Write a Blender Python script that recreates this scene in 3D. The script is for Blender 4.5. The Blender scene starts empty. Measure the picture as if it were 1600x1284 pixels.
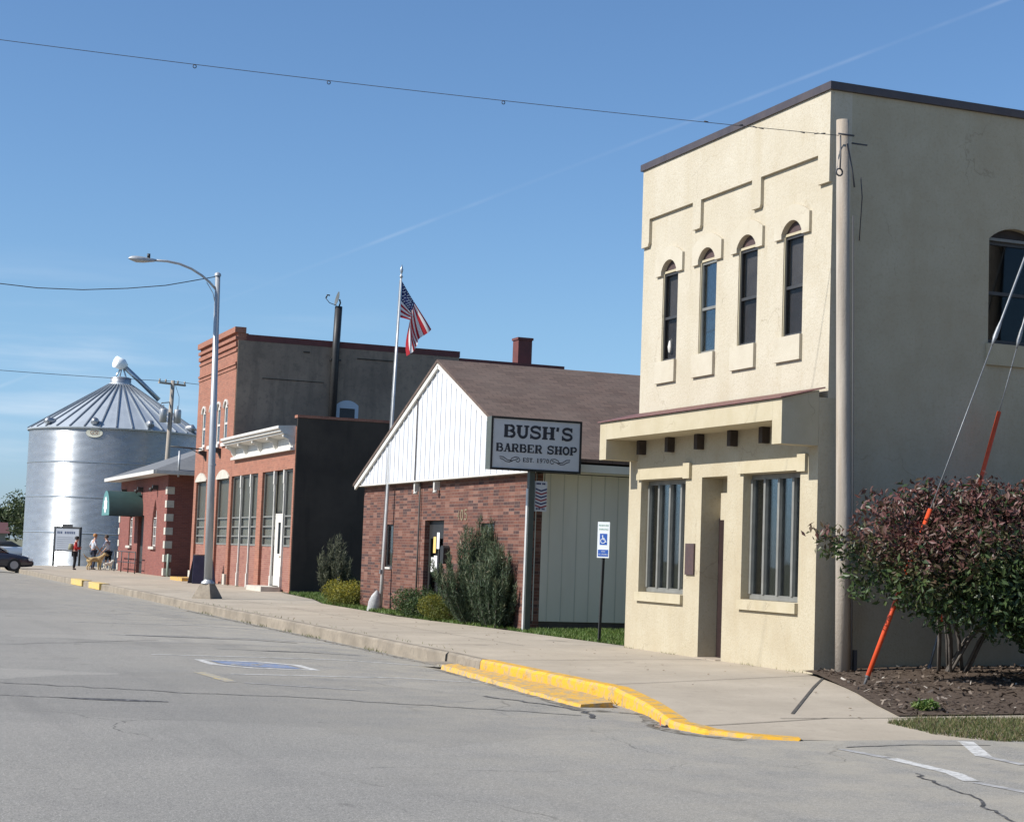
import bpy, bmesh, math, random
import numpy as np
from mathutils import Vector, Matrix
from mathutils.geometry import tessellate_polygon, delaunay_2d_cdt

R = math.radians
S = bpy.context.scene
COL = S.collection
rng = random.Random(7)
nr = np.random.default_rng(11)

# ------------------------------------------------------------------ camera
EYE = 1.65
_pitch, _roll, _yaw = 0.0836459, 0.0360631, 0.3768242
_fh = Vector((math.sin(_yaw), math.cos(_yaw), 0)); _r0 = Vector((math.cos(_yaw), -math.sin(_yaw), 0))
_fw = _fh * math.cos(_pitch) + Vector((0, 0, 1)) * math.sin(_pitch)
_u0 = _r0.cross(_fw)
_rt = _r0 * math.cos(_roll) + _u0 * math.sin(_roll)
_up = -_r0 * math.sin(_roll) + _u0 * math.cos(_roll)
cam_d = bpy.data.cameras.new('camera'); cam = bpy.data.objects.new('camera', cam_d); COL.objects.link(cam)
M4 = Matrix(((_rt.x, _up.x, -_fw.x, 0), (_rt.y, _up.y, -_fw.y, 0), (_rt.z, _up.z, -_fw.z, EYE), (0, 0, 0, 1)))
cam.matrix_world = M4
cam_d.sensor_width = 36; cam_d.sensor_fit = 'HORIZONTAL'; cam_d.lens = 2702.79 / 1600 * 36
cam_d.clip_start = 0.1; cam_d.clip_end = 6000
S.camera = cam

# ------------------------------------------------------------------ light
SUN_TO = Vector((-1.0, 0.045, 0.80)).normalized()
SUN_EL = math.asin(SUN_TO.z)
SUN_AZ = math.atan2(SUN_TO.x, SUN_TO.y)      # clockwise from +Y
sd = bpy.data.lights.new('sun', 'SUN'); sun = bpy.data.objects.new('sun', sd); COL.objects.link(sun)
sd.energy = 4.6; sd.angle = R(0.53); sd.color = (1.0, 0.96, 0.905)
sun.rotation_euler = (-SUN_TO).to_track_quat('-Z', 'Y').to_euler()
S.view_settings.view_transform = 'Standard'; S.view_settings.look = 'None'
S.view_settings.exposure = 0.47; S.view_settings.gamma = 1.0; S.view_settings.use_curve_mapping = False

W = bpy.data.worlds.new('World'); S.world = W; W.use_nodes = True
wt = W.node_tree; wt.nodes.clear()
def wn(t, **kw):
    n = wt.nodes.new(t)
    for k, v in kw.items(): setattr(n, k, v)
    return n
w_out = wn('ShaderNodeOutputWorld'); w_bg = wn('ShaderNodeBackground'); w_bg.inputs['Strength'].default_value = 0.077
sky = wn('ShaderNodeTexSky', sky_type='NISHITA', sun_disc=False)
sky.sun_elevation = SUN_EL; sky.sun_rotation = SUN_AZ; sky.altitude = 200; sky.air_density = 1.0; sky.dust_density = 0.6; sky.ozone_density = 1.6
w_tc = wn('ShaderNodeTexCoord')
def wmath(op, a, b=None, c=None):
    n = wn('ShaderNodeMath', operation=op)
    for i, q in enumerate((a, b, c)):
        if q is None: continue
        if isinstance(q, (int, float)): n.inputs[i].default_value = q
        else: wt.links.new(q, n.inputs[i])
    return n.outputs[0]
def wdot(v):
    n = wn('ShaderNodeVectorMath', operation='DOT_PRODUCT'); n.inputs[1].default_value = v
    wt.links.new(w_tc.outputs['Generated'], n.inputs[0]); return n.outputs['Value']
def wnoise(scale, detail, vscale):
    mp = wn('ShaderNodeMapping'); mp.inputs['Scale'].default_value = vscale
    wt.links.new(w_tc.outputs['Generated'], mp.inputs[0])
    n = wn('ShaderNodeTexNoise'); n.inputs['Scale'].default_value = scale; n.inputs['Detail'].default_value = detail
    wt.links.new(mp.outputs[0], n.inputs['Vector']); return n.outputs[0]
def wramp(v, a, b):
    n = wn('ShaderNodeMapRange', interpolation_type='SMOOTHSTEP'); n.inputs[1].default_value = a; n.inputs[2].default_value = b
    wt.links.new(v, n.inputs[0]); return n.outputs[0]
# an old vapour trail: a great circle across the sky, broken up along its length
dist = wmath('ABSOLUTE', wdot((0.4331, 0.0377, -0.9006)))
core = wramp(dist, 0.0017, 0.0)
brk = wramp(wnoise(14, 4, (1, 1, 1)), 0.40, 0.62)
trail = wmath('MULTIPLY', wmath('MULTIPLY', core, wmath('MULTIPLY_ADD', brk, 0.8, 0.2)), 0.085)
# thin wisps low in the sky
wisp = wramp(wnoise(5.0, 7, (1.0, 1.0, 9.0)), 0.50, 0.80)
low = wmath('MULTIPLY', wramp(wdot((0, 0, 1)), 0.17, 0.10), wramp(wdot((0, 0, 1)), 0.0, 0.06))
side = wramp(wdot((0.99, -0.13, 0)), 0.22, 0.02)
wisps = wmath('MULTIPLY', wmath('MULTIPLY', wisp, wmath('MULTIPLY', low, side)), 0.40)
cl = wmath('MAXIMUM', trail, wisps)
w_mix = wn('ShaderNodeMixRGB'); w_mix.inputs['Color2'].default_value = (9.5, 9.9, 10.4, 1)
hs = wn('ShaderNodeMixRGB'); hs.blend_type = 'MULTIPLY'; hs.inputs['Fac'].default_value = 1; hs.inputs['Color2'].default_value = (.84, 1.05, 1.27, 1)
tint = wn('ShaderNodeMixRGB'); tint.inputs['Color1'].default_value = (.74, 1.0, 1.55, 1); tint.inputs['Color2'].default_value = (.84, 1.085, 1.33, 1)
wt.links.new(wramp(wdot((0, 0, 1)), 0.0, 0.14), tint.inputs['Fac']); wt.links.new(tint.outputs[0], hs.inputs['Color2'])
wt.links.new(sky.outputs[0], hs.inputs['Color1'])
wt.links.new(hs.outputs[0], w_mix.inputs['Color1']); wt.links.new(cl, w_mix.inputs['Fac'])
wt.links.new(w_mix.outputs[0], w_bg.inputs['Color']); wt.links.new(w_bg.outputs[0], w_out.inputs['Surface'])

# ------------------------------------------------------------------ materials
def newmat(name):
    m = bpy.data.materials.new(name); m.use_nodes = True
    nt = m.node_tree; p = nt.nodes['Principled BSDF']
    return m, nt, p
def setc(p, **kw):
    for k, v in kw.items(): p.inputs[k.replace('_', ' ')].default_value = v
def c4(c): return (c[0], c[1], c[2], 1)
def nz(nt, scale, detail=5, rough=.55, vec=None, vscale=None):
    tc = nt.nodes.new('ShaderNodeTexCoord')
    src = tc.outputs['Object'] if vec is None else vec
    if vscale:
        mp = nt.nodes.new('ShaderNodeMapping'); mp.inputs['Scale'].default_value = vscale
        nt.links.new(src, mp.inputs[0]); src = mp.outputs[0]
    n = nt.nodes.new('ShaderNodeTexNoise'); n.inputs['Scale'].default_value = scale; n.inputs['Detail'].default_value = detail; n.inputs['Roughness'].default_value = rough
    nt.links.new(src, n.inputs['Vector']); return n.outputs[0]
def rampf(nt, v, a, b, lo=0., hi=1.):
    n = nt.nodes.new('ShaderNodeMapRange'); n.inputs[1].default_value = a; n.inputs[2].default_value = b; n.inputs[3].default_value = lo; n.inputs[4].default_value = hi
    nt.links.new(v, n.inputs[0]); return n.outputs[0]
def mixc(nt, f, a, b, blend='MIX'):
    n = nt.nodes.new('ShaderNodeMixRGB'); n.blend_type = blend
    for i, q in ((0, f), (1, a), (2, b)):
        if isinstance(q, tuple): n.inputs[i].default_value = c4(q)
        elif isinstance(q, (int, float)): n.inputs[i].default_value = q
        else: nt.links.new(q, n.inputs[i])
    return n.outputs[0]
def bumpn(nt, p, h, strength, dist=.01):
    b = nt.nodes.new('ShaderNodeBump'); b.inputs['Strength'].default_value = strength; b.inputs['Distance'].default_value = dist
    nt.links.new(h, b.inputs['Height']); nt.links.new(b.outputs[0], p.inputs['Normal'])
def mat(name, c1, c2=None, rough=.8, s=3., speck=None, ss=60., sa=.5, bump=0., bs=60., metal=0., spec=.5, vs=None, lo=.35, hi=.65, streak=None):
    m, nt, p = newmat(name)
    setc(p, Roughness=rough, Metallic=metal); p.inputs['Specular IOR Level'].default_value = spec
    col = c1
    if c2 is not None: col = mixc(nt, rampf(nt, nz(nt, s, 6, .6, vscale=vs), lo, hi), c1, c2)
    if speck is not None: col = mixc(nt, rampf(nt, nz(nt, ss, 3, .7), .5, .72, 0, sa), col, speck)
    if streak is not None: col = mixc(nt, rampf(nt, nz(nt, 2.2, 5, .6, vscale=(1, 1, .12)), .52, .75, 0, .55), col, streak)
    if isinstance(col, tuple): p.inputs['Base Color'].default_value = c4(col)
    else: nt.links.new(col, p.inputs['Base Color'])
    if bump: bumpn(nt, p, nz(nt, bs, 5, .65), bump)
    return m
def age_stucco(m):
    nt = m.node_tree; p = nt.nodes['Principled BSDF']; ln = p.inputs['Base Color'].links[0]; src = ln.from_socket
    tc = nt.nodes.new('ShaderNodeTexCoord'); nq = nt.nodes.new('ShaderNodeTexNoise'); nq.inputs['Scale'].default_value = 2.2; nq.inputs['Detail'].default_value = 5; nt.links.new(tc.outputs['Object'], nq.inputs['Vector'])
    vm = nt.nodes.new('ShaderNodeVectorMath'); vm.operation = 'MULTIPLY_ADD'; vm.inputs[1].default_value = (.7, .7, .7); nt.links.new(nq.outputs['Color'], vm.inputs[0]); nt.links.new(tc.outputs['Object'], vm.inputs[2])
    vo = nt.nodes.new('ShaderNodeTexVoronoi'); vo.feature = 'DISTANCE_TO_EDGE'; vo.inputs['Scale'].default_value = .55; nt.links.new(vm.outputs[0], vo.inputs['Vector'])
    ck = nt.nodes.new('ShaderNodeMath'); ck.operation = 'MULTIPLY'; nt.links.new(rampf(nt, vo.outputs['Distance'], .006, .002), ck.inputs[0]); nt.links.new(rampf(nt, nz(nt, .9, 3), .52, .6, 0, .35), ck.inputs[1])
    c = mixc(nt, rampf(nt, nz(nt, .5, 5, .6), .45, .72, 0, .4), src, (.40, .335, .225)); c = mixc(nt, rampf(nt, nz(nt, 5, 6, .7, vscale=(1, 1, .5)), .58, .74, 0, .35), c, (.36, .29, .18)); c = mixc(nt, ck.outputs[0], c, (.22, .18, .12))
    nt.links.new(c, p.inputs['Base Color'])
def brick(name, a, b, mortar, dark=None, pale=None, bw=.205, bh=.068, mo=.009, bias=0., bump=.5, darkamt=.8):
    m, nt, p = newmat(name); setc(p, Roughness=.9); p.inputs['Specular IOR Level'].default_value = .25
    tc = nt.nodes.new('ShaderNodeTexCoord'); sx = nt.nodes.new('ShaderNodeSeparateXYZ'); nt.links.new(tc.outputs['Object'], sx.inputs[0])
    ad = nt.nodes.new('ShaderNodeMath'); nt.links.new(sx.outputs[0], ad.inputs[0]); nt.links.new(sx.outputs[1], ad.inputs[1])
    cb = nt.nodes.new('ShaderNodeCombineXYZ'); nt.links.new(ad.outputs[0], cb.inputs[0]); nt.links.new(sx.outputs[2], cb.inputs[1])
    def bt(c1, c2, cm, bi):
        t = nt.nodes.new('ShaderNodeTexBrick'); t.inputs['Scale'].default_value = 1; t.inputs['Brick Width'].default_value = bw; t.inputs['Row Height'].default_value = bh
        t.inputs['Mortar Size'].default_value = mo / 2; t.inputs['Mortar Smooth'].default_value = .1; t.inputs['Bias'].default_value = bi; t.offset = .5
        t.inputs['Color1'].default_value = c4(c1); t.inputs['Color2'].default_value = c4(c2); t.inputs['Mortar'].default_value = c4(cm)
        nt.links.new(cb.outputs[0], t.inputs['Vector']); return t
    t = bt(a, b, mortar, bias); col = t.outputs[0]
    # whole bricks of another firing
    if dark is not None:
        v = nt.nodes.new('ShaderNodeTexWhiteNoise'); v.noise_dimensions = '2D'
        fl = nt.nodes.new('ShaderNodeVectorMath'); fl.operation = 'FLOOR'
        dv = nt.nodes.new('ShaderNodeVectorMath'); dv.operation = 'DIVIDE'; dv.inputs[1].default_value = (bw * 1.5, bh, 1)
        nt.links.new(cb.outputs[0], dv.inputs[0]); nt.links.new(dv.outputs[0], fl.inputs[0]); nt.links.new(fl.outputs[0], v.inputs['Vector'])
        k = nt.nodes.new('ShaderNodeMath'); k.operation = 'MULTIPLY'; iv = nt.nodes.new('ShaderNodeMath'); iv.operation = 'SUBTRACT'; iv.inputs[0].default_value = 1
        nt.links.new(t.outputs['Fac'], iv.inputs[1]); nt.links.new(iv.outputs[0], k.inputs[0])
        nt.links.new(rampf(nt, v.outputs[0], .66, .9, 0, darkamt), k.inputs[1])
        col = mixc(nt, k.outputs[0], col, dark)
        if pale is not None:
            k2 = nt.nodes.new('ShaderNodeMath'); k2.operation = 'MULTIPLY'; nt.links.new(iv.outputs[0], k2.inputs[0]); nt.links.new(rampf(nt, v.outputs[0], .28, .08, 0, .8), k2.inputs[1])
            col = mixc(nt, k2.outputs[0], col, pale)
    col = mixc(nt, rampf(nt, nz(nt, 1.3, 6, .6), .4, .75, 0, .35), col, tuple(x * .62 for x in a))
    nt.links.new(col, p.inputs['Base Color'])
    if bump:
        iv2 = nt.nodes.new('ShaderNodeMath'); iv2.operation = 'SUBTRACT'; iv2.inputs[0].default_value = 1; nt.links.new(t.outputs['Fac'], iv2.inputs[1])
        bumpn(nt, p, iv2.outputs[0], bump, .006)
    return m
def leafmat(name, stops, rough=.55, trans=.25):
    m, nt, p = newmat(name); setc(p, Roughness=rough); p.inputs['Specular IOR Level'].default_value = .35
    at = nt.nodes.new('ShaderNodeAttribute'); at.attribute_name = 'leaf'
    r = nt.nodes.new('ShaderNodeValToRGB'); e = r.color_ramp.elements
    e[0].position = stops[0][0]; e[0].color = c4(stops[0][1]); e[1].position = stops[-1][0]; e[1].color = c4(stops[-1][1])
    for q, c in stops[1:-1]:
        k = e.new(q); k.color = c4(c)
    sp = nt.nodes.new('ShaderNodeSeparateColor'); nt.links.new(at.outputs['Color'], sp.inputs[0]); nt.links.new(sp.outputs[0], r.inputs[0])
    nt.links.new(r.outputs[0], p.inputs['Base Color'])
    tr = nt.nodes.new('ShaderNodeBsdfTranslucent'); nt.links.new(r.outputs[0], tr.inputs['Color'])
    mx = nt.nodes.new('ShaderNodeMixShader'); mx.inputs[0].default_value = trans
    out = [n for n in nt.nodes if n.type == 'OUTPUT_MATERIAL'][0]
    nt.links.new(p.outputs[0], mx.inputs[1]); nt.links.new(tr.outputs[0], mx.inputs[2]); nt.links.new(mx.outputs[0], out.inputs[0])
    return m
def glassmat(name, tint=(.74, .76, .755), refl=.015, rough=.02, gain=.85):
    m, nt, p = newmat(name)
    out = [n for n in nt.nodes if n.type == 'OUTPUT_MATERIAL'][0]; nt.nodes.remove(p)
    t = nt.nodes.new('ShaderNodeBsdfTransparent'); t.inputs[0].default_value = c4(tint)
    g = nt.nodes.new('ShaderNodeBsdfGlossy'); g.inputs['Roughness'].default_value = rough; g.inputs['Color'].default_value = (.95, .97, 1, 1)
    f = nt.nodes.new('ShaderNodeFresnel'); f.inputs['IOR'].default_value = 1.52
    k = nt.nodes.new('ShaderNodeMath'); k.operation = 'MULTIPLY_ADD'; k.inputs[1].default_value = gain; k.inputs[2].default_value = refl
    nt.links.new(f.outputs[0], k.inputs[0])
    # slightly wavy old panes
    b = nt.nodes.new('ShaderNodeBump'); b.inputs['Strength'].default_value = .06; b.inputs['Distance'].default_value = .02
    nt.links.new(nz(nt, 1.6, 2), b.inputs['Height']); nt.links.new(b.outputs[0], g.inputs['Normal'])
    mx = nt.nodes.new('ShaderNodeMixShader'); nt.links.new(k.outputs[0], mx.inputs[0]); nt.links.new(t.outputs[0], mx.inputs[1]); nt.links.new(g.outputs[0], mx.inputs[2])
    nt.links.new(mx.outputs[0], out.inputs[0]); return m

MT = {}
MT['stucco'] = mat('cream_stucco', (.465, .415, .305), (.415, .36, .255), rough=.92, s=1.6, speck=(.35, .29, .19), ss=22, sa=.55, bump=.8, bs=30, spec=.2, streak=(.39, .325, .215))
MT['stucco_pale'] = mat('pale_cream_stucco', (.51, .462, .365), (.475, .425, .328), rough=.92, s=1.6, speck=(.37, .31, .21), ss=22, sa=.5, bump=.8, bs=30, spec=.2, streak=(.425, .365, .255))
MT['pale_trim'] = mat('pale_cream_trim', (.515, .468, .37), (.48, .43, .335), rough=.9, s=3, bump=.5, bs=40, spec=.2)
MT['stucco_trim'] = mat('cream_trim', (.475, .42, .30), (.43, .375, .255), rough=.9, s=3, bump=.5, bs=40, spec=.2)
for k_ in ('stucco', 'stucco_pale', 'stucco_trim', 'pale_trim'): age_stucco(MT[k_])
MT['coping'] = mat('dark_metal_coping', (.055, .045, .05), (.075, .06, .06), rough=.5, s=5)
MT['brownred'] = mat('painted_drip_edge', (.17, .075, .06), (.12, .055, .05), rough=.6, s=6)
MT['beam'] = mat('dark_beam_paint', (.045, .032, .025), (.03, .022, .018), rough=.75, s=8)
MT['gray_frame'] = mat('gray_window_paint', (.205, .205, .185), (.165, .165, .15), rough=.55, s=6)
MT['dark_frame'] = mat('bronze_window_frame', (.035, .035, .036), (.05, .048, .046), rough=.5, s=6)
MT['glass'] = glassmat('window_glass')
MT['dark_glass'] = glassmat('smoked_glass', (.5, .52, .53), .0, .04, .28)
MT['screen'] = glassmat('insect_screen_glass', (.64, .635, .63), .0, .3, .10)
MT['dusty_glass'] = glassmat('dusty_shop_glass', (.78, .775, .74), .0, .35, .22)
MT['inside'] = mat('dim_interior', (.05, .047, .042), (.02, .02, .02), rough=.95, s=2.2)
MT['blind'] = mat('gray_blind', (.15, .148, .145), (.12, .118, .115), rough=.8, s=3)
MT['curtain'] = mat('pale_curtain', (.36, .36, .33), (.24, .25, .23), rough=.95, s=6, vs=(6, 6, .3))
MT['dusty'] = mat('dusty_olive_blind', (.20, .185, .145), (.155, .145, .115), rough=.9, s=1.5)
MT['screen_cloth'] = mat('dark_screen_cloth', (.17, .155, .15), (.12, .11, .108), rough=.95, s=4)
MT['shade'] = mat('gray_window_shade', (.34, .325, .315), (.22, .21, .21), rough=.9, s=2)
MT['door_dark'] = mat('dark_maroon_door', (.022, .012, .012), (.03, .017, .016), rough=.5, s=5)
MT['plaque'] = mat('brown_plaque', (.085, .05, .045), (.06, .04, .04), rough=.6, s=12)
MT['wood_pole'] = mat('weathered_pole_wood', (.43, .38, .315), (.29, .25, .205), rough=.9, s=7, vs=(1, 1, .08), bump=.6, bs=25, streak=(.35, .24, .13))
MT['steel'] = mat('galvanised_steel', (.42, .43, .44), (.33, .34, .35), rough=.42, metal=.75, s=9)
MT['lamp_paint'] = mat('gray_lamp_steel', (.46, .47, .47), (.38, .39, .40), rough=.45, metal=.35, s=4, vs=(1, 1, .3))
MT['wire'] = mat('weathered_cable', (.06, .06, .065), rough=.6)
MT['guy'] = mat('guy_strand', (.27, .28, .29), (.2, .21, .22), rough=.5, metal=.5, s=20)
MT['orange'] = mat('orange_guard_plastic', (.72, .085, .02), (.60, .07, .02), rough=.5, s=4)
MT['black'] = mat('black_paint', (.018, .018, .018), (.026, .025, .024), rough=.5, s=8)
MT['signwhite'] = mat('sign_face_gray', (.68, .67, .67), (.60, .59, .59), rough=.45, s=2.5)
MT['letter'] = mat('sign_lettering', (.035, .035, .045), rough=.5)
MT['cabinet'] = mat('sign_cabinet_green_gray', (.09, .10, .085), (.07, .08, .07), rough=.5, s=4)
MT['post'] = mat('sign_post_paint', (.30, .31, .30), (.20, .21, .19), rough=.5, s=6, vs=(1, 1, .2), metal=.2)
MT['barber_brick'] = brick('mixed_red_brick', (.165, .072, .05), (.118, .052, .041), (.205, .15, .122), dark=(.045, .034, .036), pale=(.235, .127, .095), bh=.067)
MT['store_brick'] = brick('orange_red_brick', (.36, .155, .102), (.30, .125, .084), (.36, .24, .18), dark=(.22, .105, .075), bh=.072, darkamt=.5)
MT['store_base_brick'] = brick('pinkish_base_brick', (.31, .145, .108), (.26, .12, .092), (.36, .25, .2), dark=(.2, .07, .06), bh=.072, darkamt=.5)
MT['hall_brick'] = brick('plum_red_brick', (.25, .092, .072), (.21, .078, .064), (.25, .14, .12), dark=(.16, .062, .055), bh=.072, darkamt=.5)
MT['tar_wall'] = mat('dark_brown_stucco', (.33, .255, .185), (.23, .18, .135), rough=.95, s=.7, streak=(.12, .1, .08), speck=(.11, .095, .08), ss=5, sa=.4, bump=.4, bs=9, spec=.2)
MT['black_wall'] = mat('black_tarred_wall', (.075, .060, .047), (.052, .042, .034), rough=.9, s=.8, streak=(.03, .026, .022), bump=.35, bs=10, spec=.25)
MT['white_siding'] = mat('white_ribbed_siding', (.67, .68, .69), (.61, .62, .635), rough=.5, s=2)
MT['white_paint'] = mat('white_paint', (.64, .62, .57), (.54, .52, .47), rough=.6, s=5, bump=.15, bs=40)
MT['white_pole'] = mat('flagpole_paint', (.62, .62, .6), (.5, .5, .48), rough=.4, s=5, metal=.2)
MT['panel'] = mat('gray_green_panel', (.72, .69, .59), (.65, .62, .53), rough=.65, s=1.2, vs=(1, 1, .3))
MT['foundation'] = mat('dark_foundation', (.10, .085, .075), (.07, .06, .055), rough=.95, s=3, bump=.3)
MT['stone'] = mat('pale_limestone', (.56, .52, .44), (.45, .42, .36), rough=.85, s=4, bump=.3, bs=30)
MT['bluewhite'] = mat('pale_blue_frame', (.46, .53, .58), rough=.6)
MT['hall_roof'] = mat('gray_roof_shingle', (.17, .175, .18), (.13, .135, .14), rough=.9, s=3, bump=.4, bs=20)
MT['green_awning'] = mat('green_awning_cloth', (.03, .065, .06), (.024, .052, .048), rough=.6, s=3)
MT['teal_face'] = mat('teal_awning_face', (.10, .25, .24), (.08, .21, .205), rough=.6, s=3)
MT['red_cap'] = mat('red_brown_cap', (.15, .045, .038), (.11, .035, .03), rough=.7, s=3)
MT['concrete'] = mat('walk_concrete', (.45, .375, .29), (.36, .30, .23), rough=.92, s=.9, speck=(.27, .23, .18), ss=9, sa=.55, bump=.25, bs=70, spec=.25)
def walk_mat():
    m, nt, p = newmat('walk_slabs'); setc(p, Roughness=.93); p.inputs['Specular IOR Level'].default_value = .22
    tc = nt.nodes.new('ShaderNodeTexCoord'); dv = nt.nodes.new('ShaderNodeVectorMath'); dv.operation = 'MULTIPLY_ADD'; dv.inputs[1].default_value = (1 / 1.9, 1 / 3.72, 0); dv.inputs[2].default_value = (-10.95 / 1.9, -23.5 / 3.72, 0)
    ge = nt.nodes.new('ShaderNodeNewGeometry'); nt.links.new(ge.outputs['Position'], dv.inputs[0]); fl = nt.nodes.new('ShaderNodeVectorMath'); fl.operation = 'FLOOR'; nt.links.new(dv.outputs[0], fl.inputs[0])
    wnn = nt.nodes.new('ShaderNodeTexWhiteNoise'); wnn.noise_dimensions = '2D'; nt.links.new(fl.outputs[0], wnn.inputs['Vector'])
    c = mixc(nt, rampf(nt, nz(nt, .8, 6, .65), .33, .68), (.455, .392, .305), (.355, .305, .235))
    c = mixc(nt, rampf(nt, wnn.outputs[0], 0, 1, 0, .38), c, (.31, .265, .21))
    c = mixc(nt, rampf(nt, nz(nt, 3.5, 6, .7), .55, .75, 0, .5), c, (.27, .23, .18))
    c = mixc(nt, rampf(nt, nz(nt, 26, 3, .7), .55, .75, 0, .45), c, (.25, .215, .17))
    c = mixc(nt, rampf(nt, nz(nt, 1.5, 2, .4), .71, .75, 0, .5), c, (.16, .14, .115))
    nt.links.new(c, p.inputs['Base Color']); bumpn(nt, p, nz(nt, 60, 4, .7), .3, .006); return m
MT['walk'] = walk_mat()
MT['curbstone'] = mat('curb_concrete', (.315, .27, .21), (.21, .18, .14), rough=.95, s=1.8, speck=(.19, .165, .135), ss=14, sa=.7, bump=.6, bs=25, spec=.2)
MT['dark_joint'] = mat('dirt_joint', (.055, .05, .043), (.09, .08, .065), rough=1, s=6)
MT['bark'] = mat('gray_bark', (.16, .14, .12), (.09, .08, .07), rough=.95, s=8, bump=.5, bs=40)
MT['skin'] = mat('skin', (.52, .30, .21), (.46, .26, .18), rough=.55, s=20)
MT['tyre'] = mat('tyre_rubber', (.02, .02, .02), rough=.85)

def shingle_mat():
    m, nt, p = newmat('brown_shingles'); setc(p, Roughness=.95); p.inputs['Specular IOR Level'].default_value = .2
    tc = nt.nodes.new('ShaderNodeTexCoord'); mp = nt.nodes.new('ShaderNodeMapping'); mp.inputs['Scale'].default_value = (1, 1.08, 0)
    nt.links.new(tc.outputs['Object'], mp.inputs[0])
    t = nt.nodes.new('ShaderNodeTexBrick'); t.inputs['Scale'].default_value = 1; t.inputs['Brick Width'].default_value = .3; t.inputs['Row Height'].default_value = .14
    t.inputs['Mortar Size'].default_value = .006; t.inputs['Color1'].default_value = (.15, .105, .085, 1); t.inputs['Color2'].default_value = (.105, .075, .062, 1); t.inputs['Mortar'].default_value = (.05, .037, .032, 1)
    nt.links.new(mp.outputs[0], t.inputs['Vector'])
    col = mixc(nt, rampf(nt, nz(nt, 1.2, 6), .35, .7, 0, .5), t.outputs[0], (.16, .125, .105))
    nt.links.new(col, p.inputs['Base Color']); bumpn(nt, p, nz(nt, 40, 4), .4); return m
MT['shingle'] = shingle_mat()

def road_mat():
    m, nt, p = newmat('old_chipseal_road'); setc(p, Roughness=.93); p.inputs['Specular IOR Level'].default_value = .25
    base = mixc(nt, rampf(nt, nz(nt, .22, 7, .62), .34, .68), (.262, .25, .222), (.335, .315, .272))
    base = mixc(nt, rampf(nt, nz(nt, 1.1, 6, .65, vscale=(1.6, .5, 1)), .5, .78, 0, .5), base, (.175, .168, .155))
    base = mixc(nt, rampf(nt, nz(nt, .55, 6, .6, vscale=(.6, 1.6, 1)),   .50, .66, 0, .6), base, (.36, .335, .295))
    base = mixc(nt, rampf(nt, nz(nt, 11, 5, .75), .40, .66, 0, .45), base, (.175, .168, .152))
    base = mixc(nt, rampf(nt, nz(nt, 14, 5, .8), .53, .72, 0, .6), base, (.40, .38, .345))
    base = mixc(nt, rampf(nt, nz(nt, 34, 4, .75), .38, .60, 0, .6), base, (.11, .107, .10))
    base = mixc(nt, rampf(nt, nz(nt, 90, 2, .6), .54, .70, 0, .75), base, (.56, .54, .50))
    tc = nt.nodes.new('ShaderNodeTexCoord'); nq = nt.nodes.new('ShaderNodeTexNoise'); nq.inputs['Scale'].default_value = .9; nq.inputs['Detail'].default_value = 5
    nt.links.new(tc.outputs['Object'], nq.inputs['Vector'])
    vm = nt.nodes.new('ShaderNodeVectorMath'); vm.operation = 'MULTIPLY_ADD'; vm.inputs[1].default_value = (1.1, 1.1, 0); nt.links.new(nq.outputs['Color'], vm.inputs[0]); nt.links.new(tc.outputs['Object'], vm.inputs[2])
    vo = nt.nodes.new('ShaderNodeTexVoronoi'); vo.feature = 'DISTANCE_TO_EDGE'; vo.inputs['Scale'].default_value = .27; nt.links.new(vm.outputs[0], vo.inputs['Vector'])
    ck = nt.nodes.new('ShaderNodeMath'); ck.operation = 'MULTIPLY'; nt.links.new(rampf(nt, vo.outputs['Distance'], .0035, .0015), ck.inputs[0]); nt.links.new(rampf(nt, nz(nt, .35, 4), .5, .6, 0, .75), ck.inputs[1])
    vc = nt.nodes.new('ShaderNodeTexVoronoi'); vc.inputs['Scale'].default_value = .16; nt.links.new(vm.outputs[0], vc.inputs['Vector'])
    sp = nt.nodes.new('ShaderNodeSeparateColor'); nt.links.new(vc.outputs['Color'], sp.inputs[0])
    base = mixc(nt, rampf(nt, sp.outputs[0], .62, .68, 0, .14), base, (.10, .097, .09)); base = mixc(nt, rampf(nt, sp.outputs[1], .70, .76, 0, .16), base, (.46, .43, .375))
    base = mixc(nt, rampf(nt, nz(nt, .5, 6, .65, vscale=(2.2, .16, 1)), .54, .74, 0, .38), base, (.13, .126, .118))
    base = mixc(nt, rampf(nt, nz(nt, 1.7, 3, .5), .69, .75, 0, .55), base, (.095, .09, .085))
    base = mixc(nt, ck.outputs[0], base, (.06, .057, .053))
    sx = nt.nodes.new('ShaderNodeSeparateXYZ'); nt.links.new(tc.outputs['Object'], sx.inputs[0])
    dg = nt.nodes.new('ShaderNodeMath'); dg.operation = 'MULTIPLY'; nt.links.new(rampf(nt, sx.outputs[0], 3.5, 8.6), dg.inputs[0]); nt.links.new(rampf(nt, nz(nt, 1.2, 7, .72), .36, .62, 0, .62), dg.inputs[1])
    base = mixc(nt, dg.outputs[0], base, (.385, .345, .27))
    nt.links.new(base, p.inputs['Base Color']); bumpn(nt, p, nz(nt, 70, 4, .7), .35, .008); return m
MT['road'] = road_mat()

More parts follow.
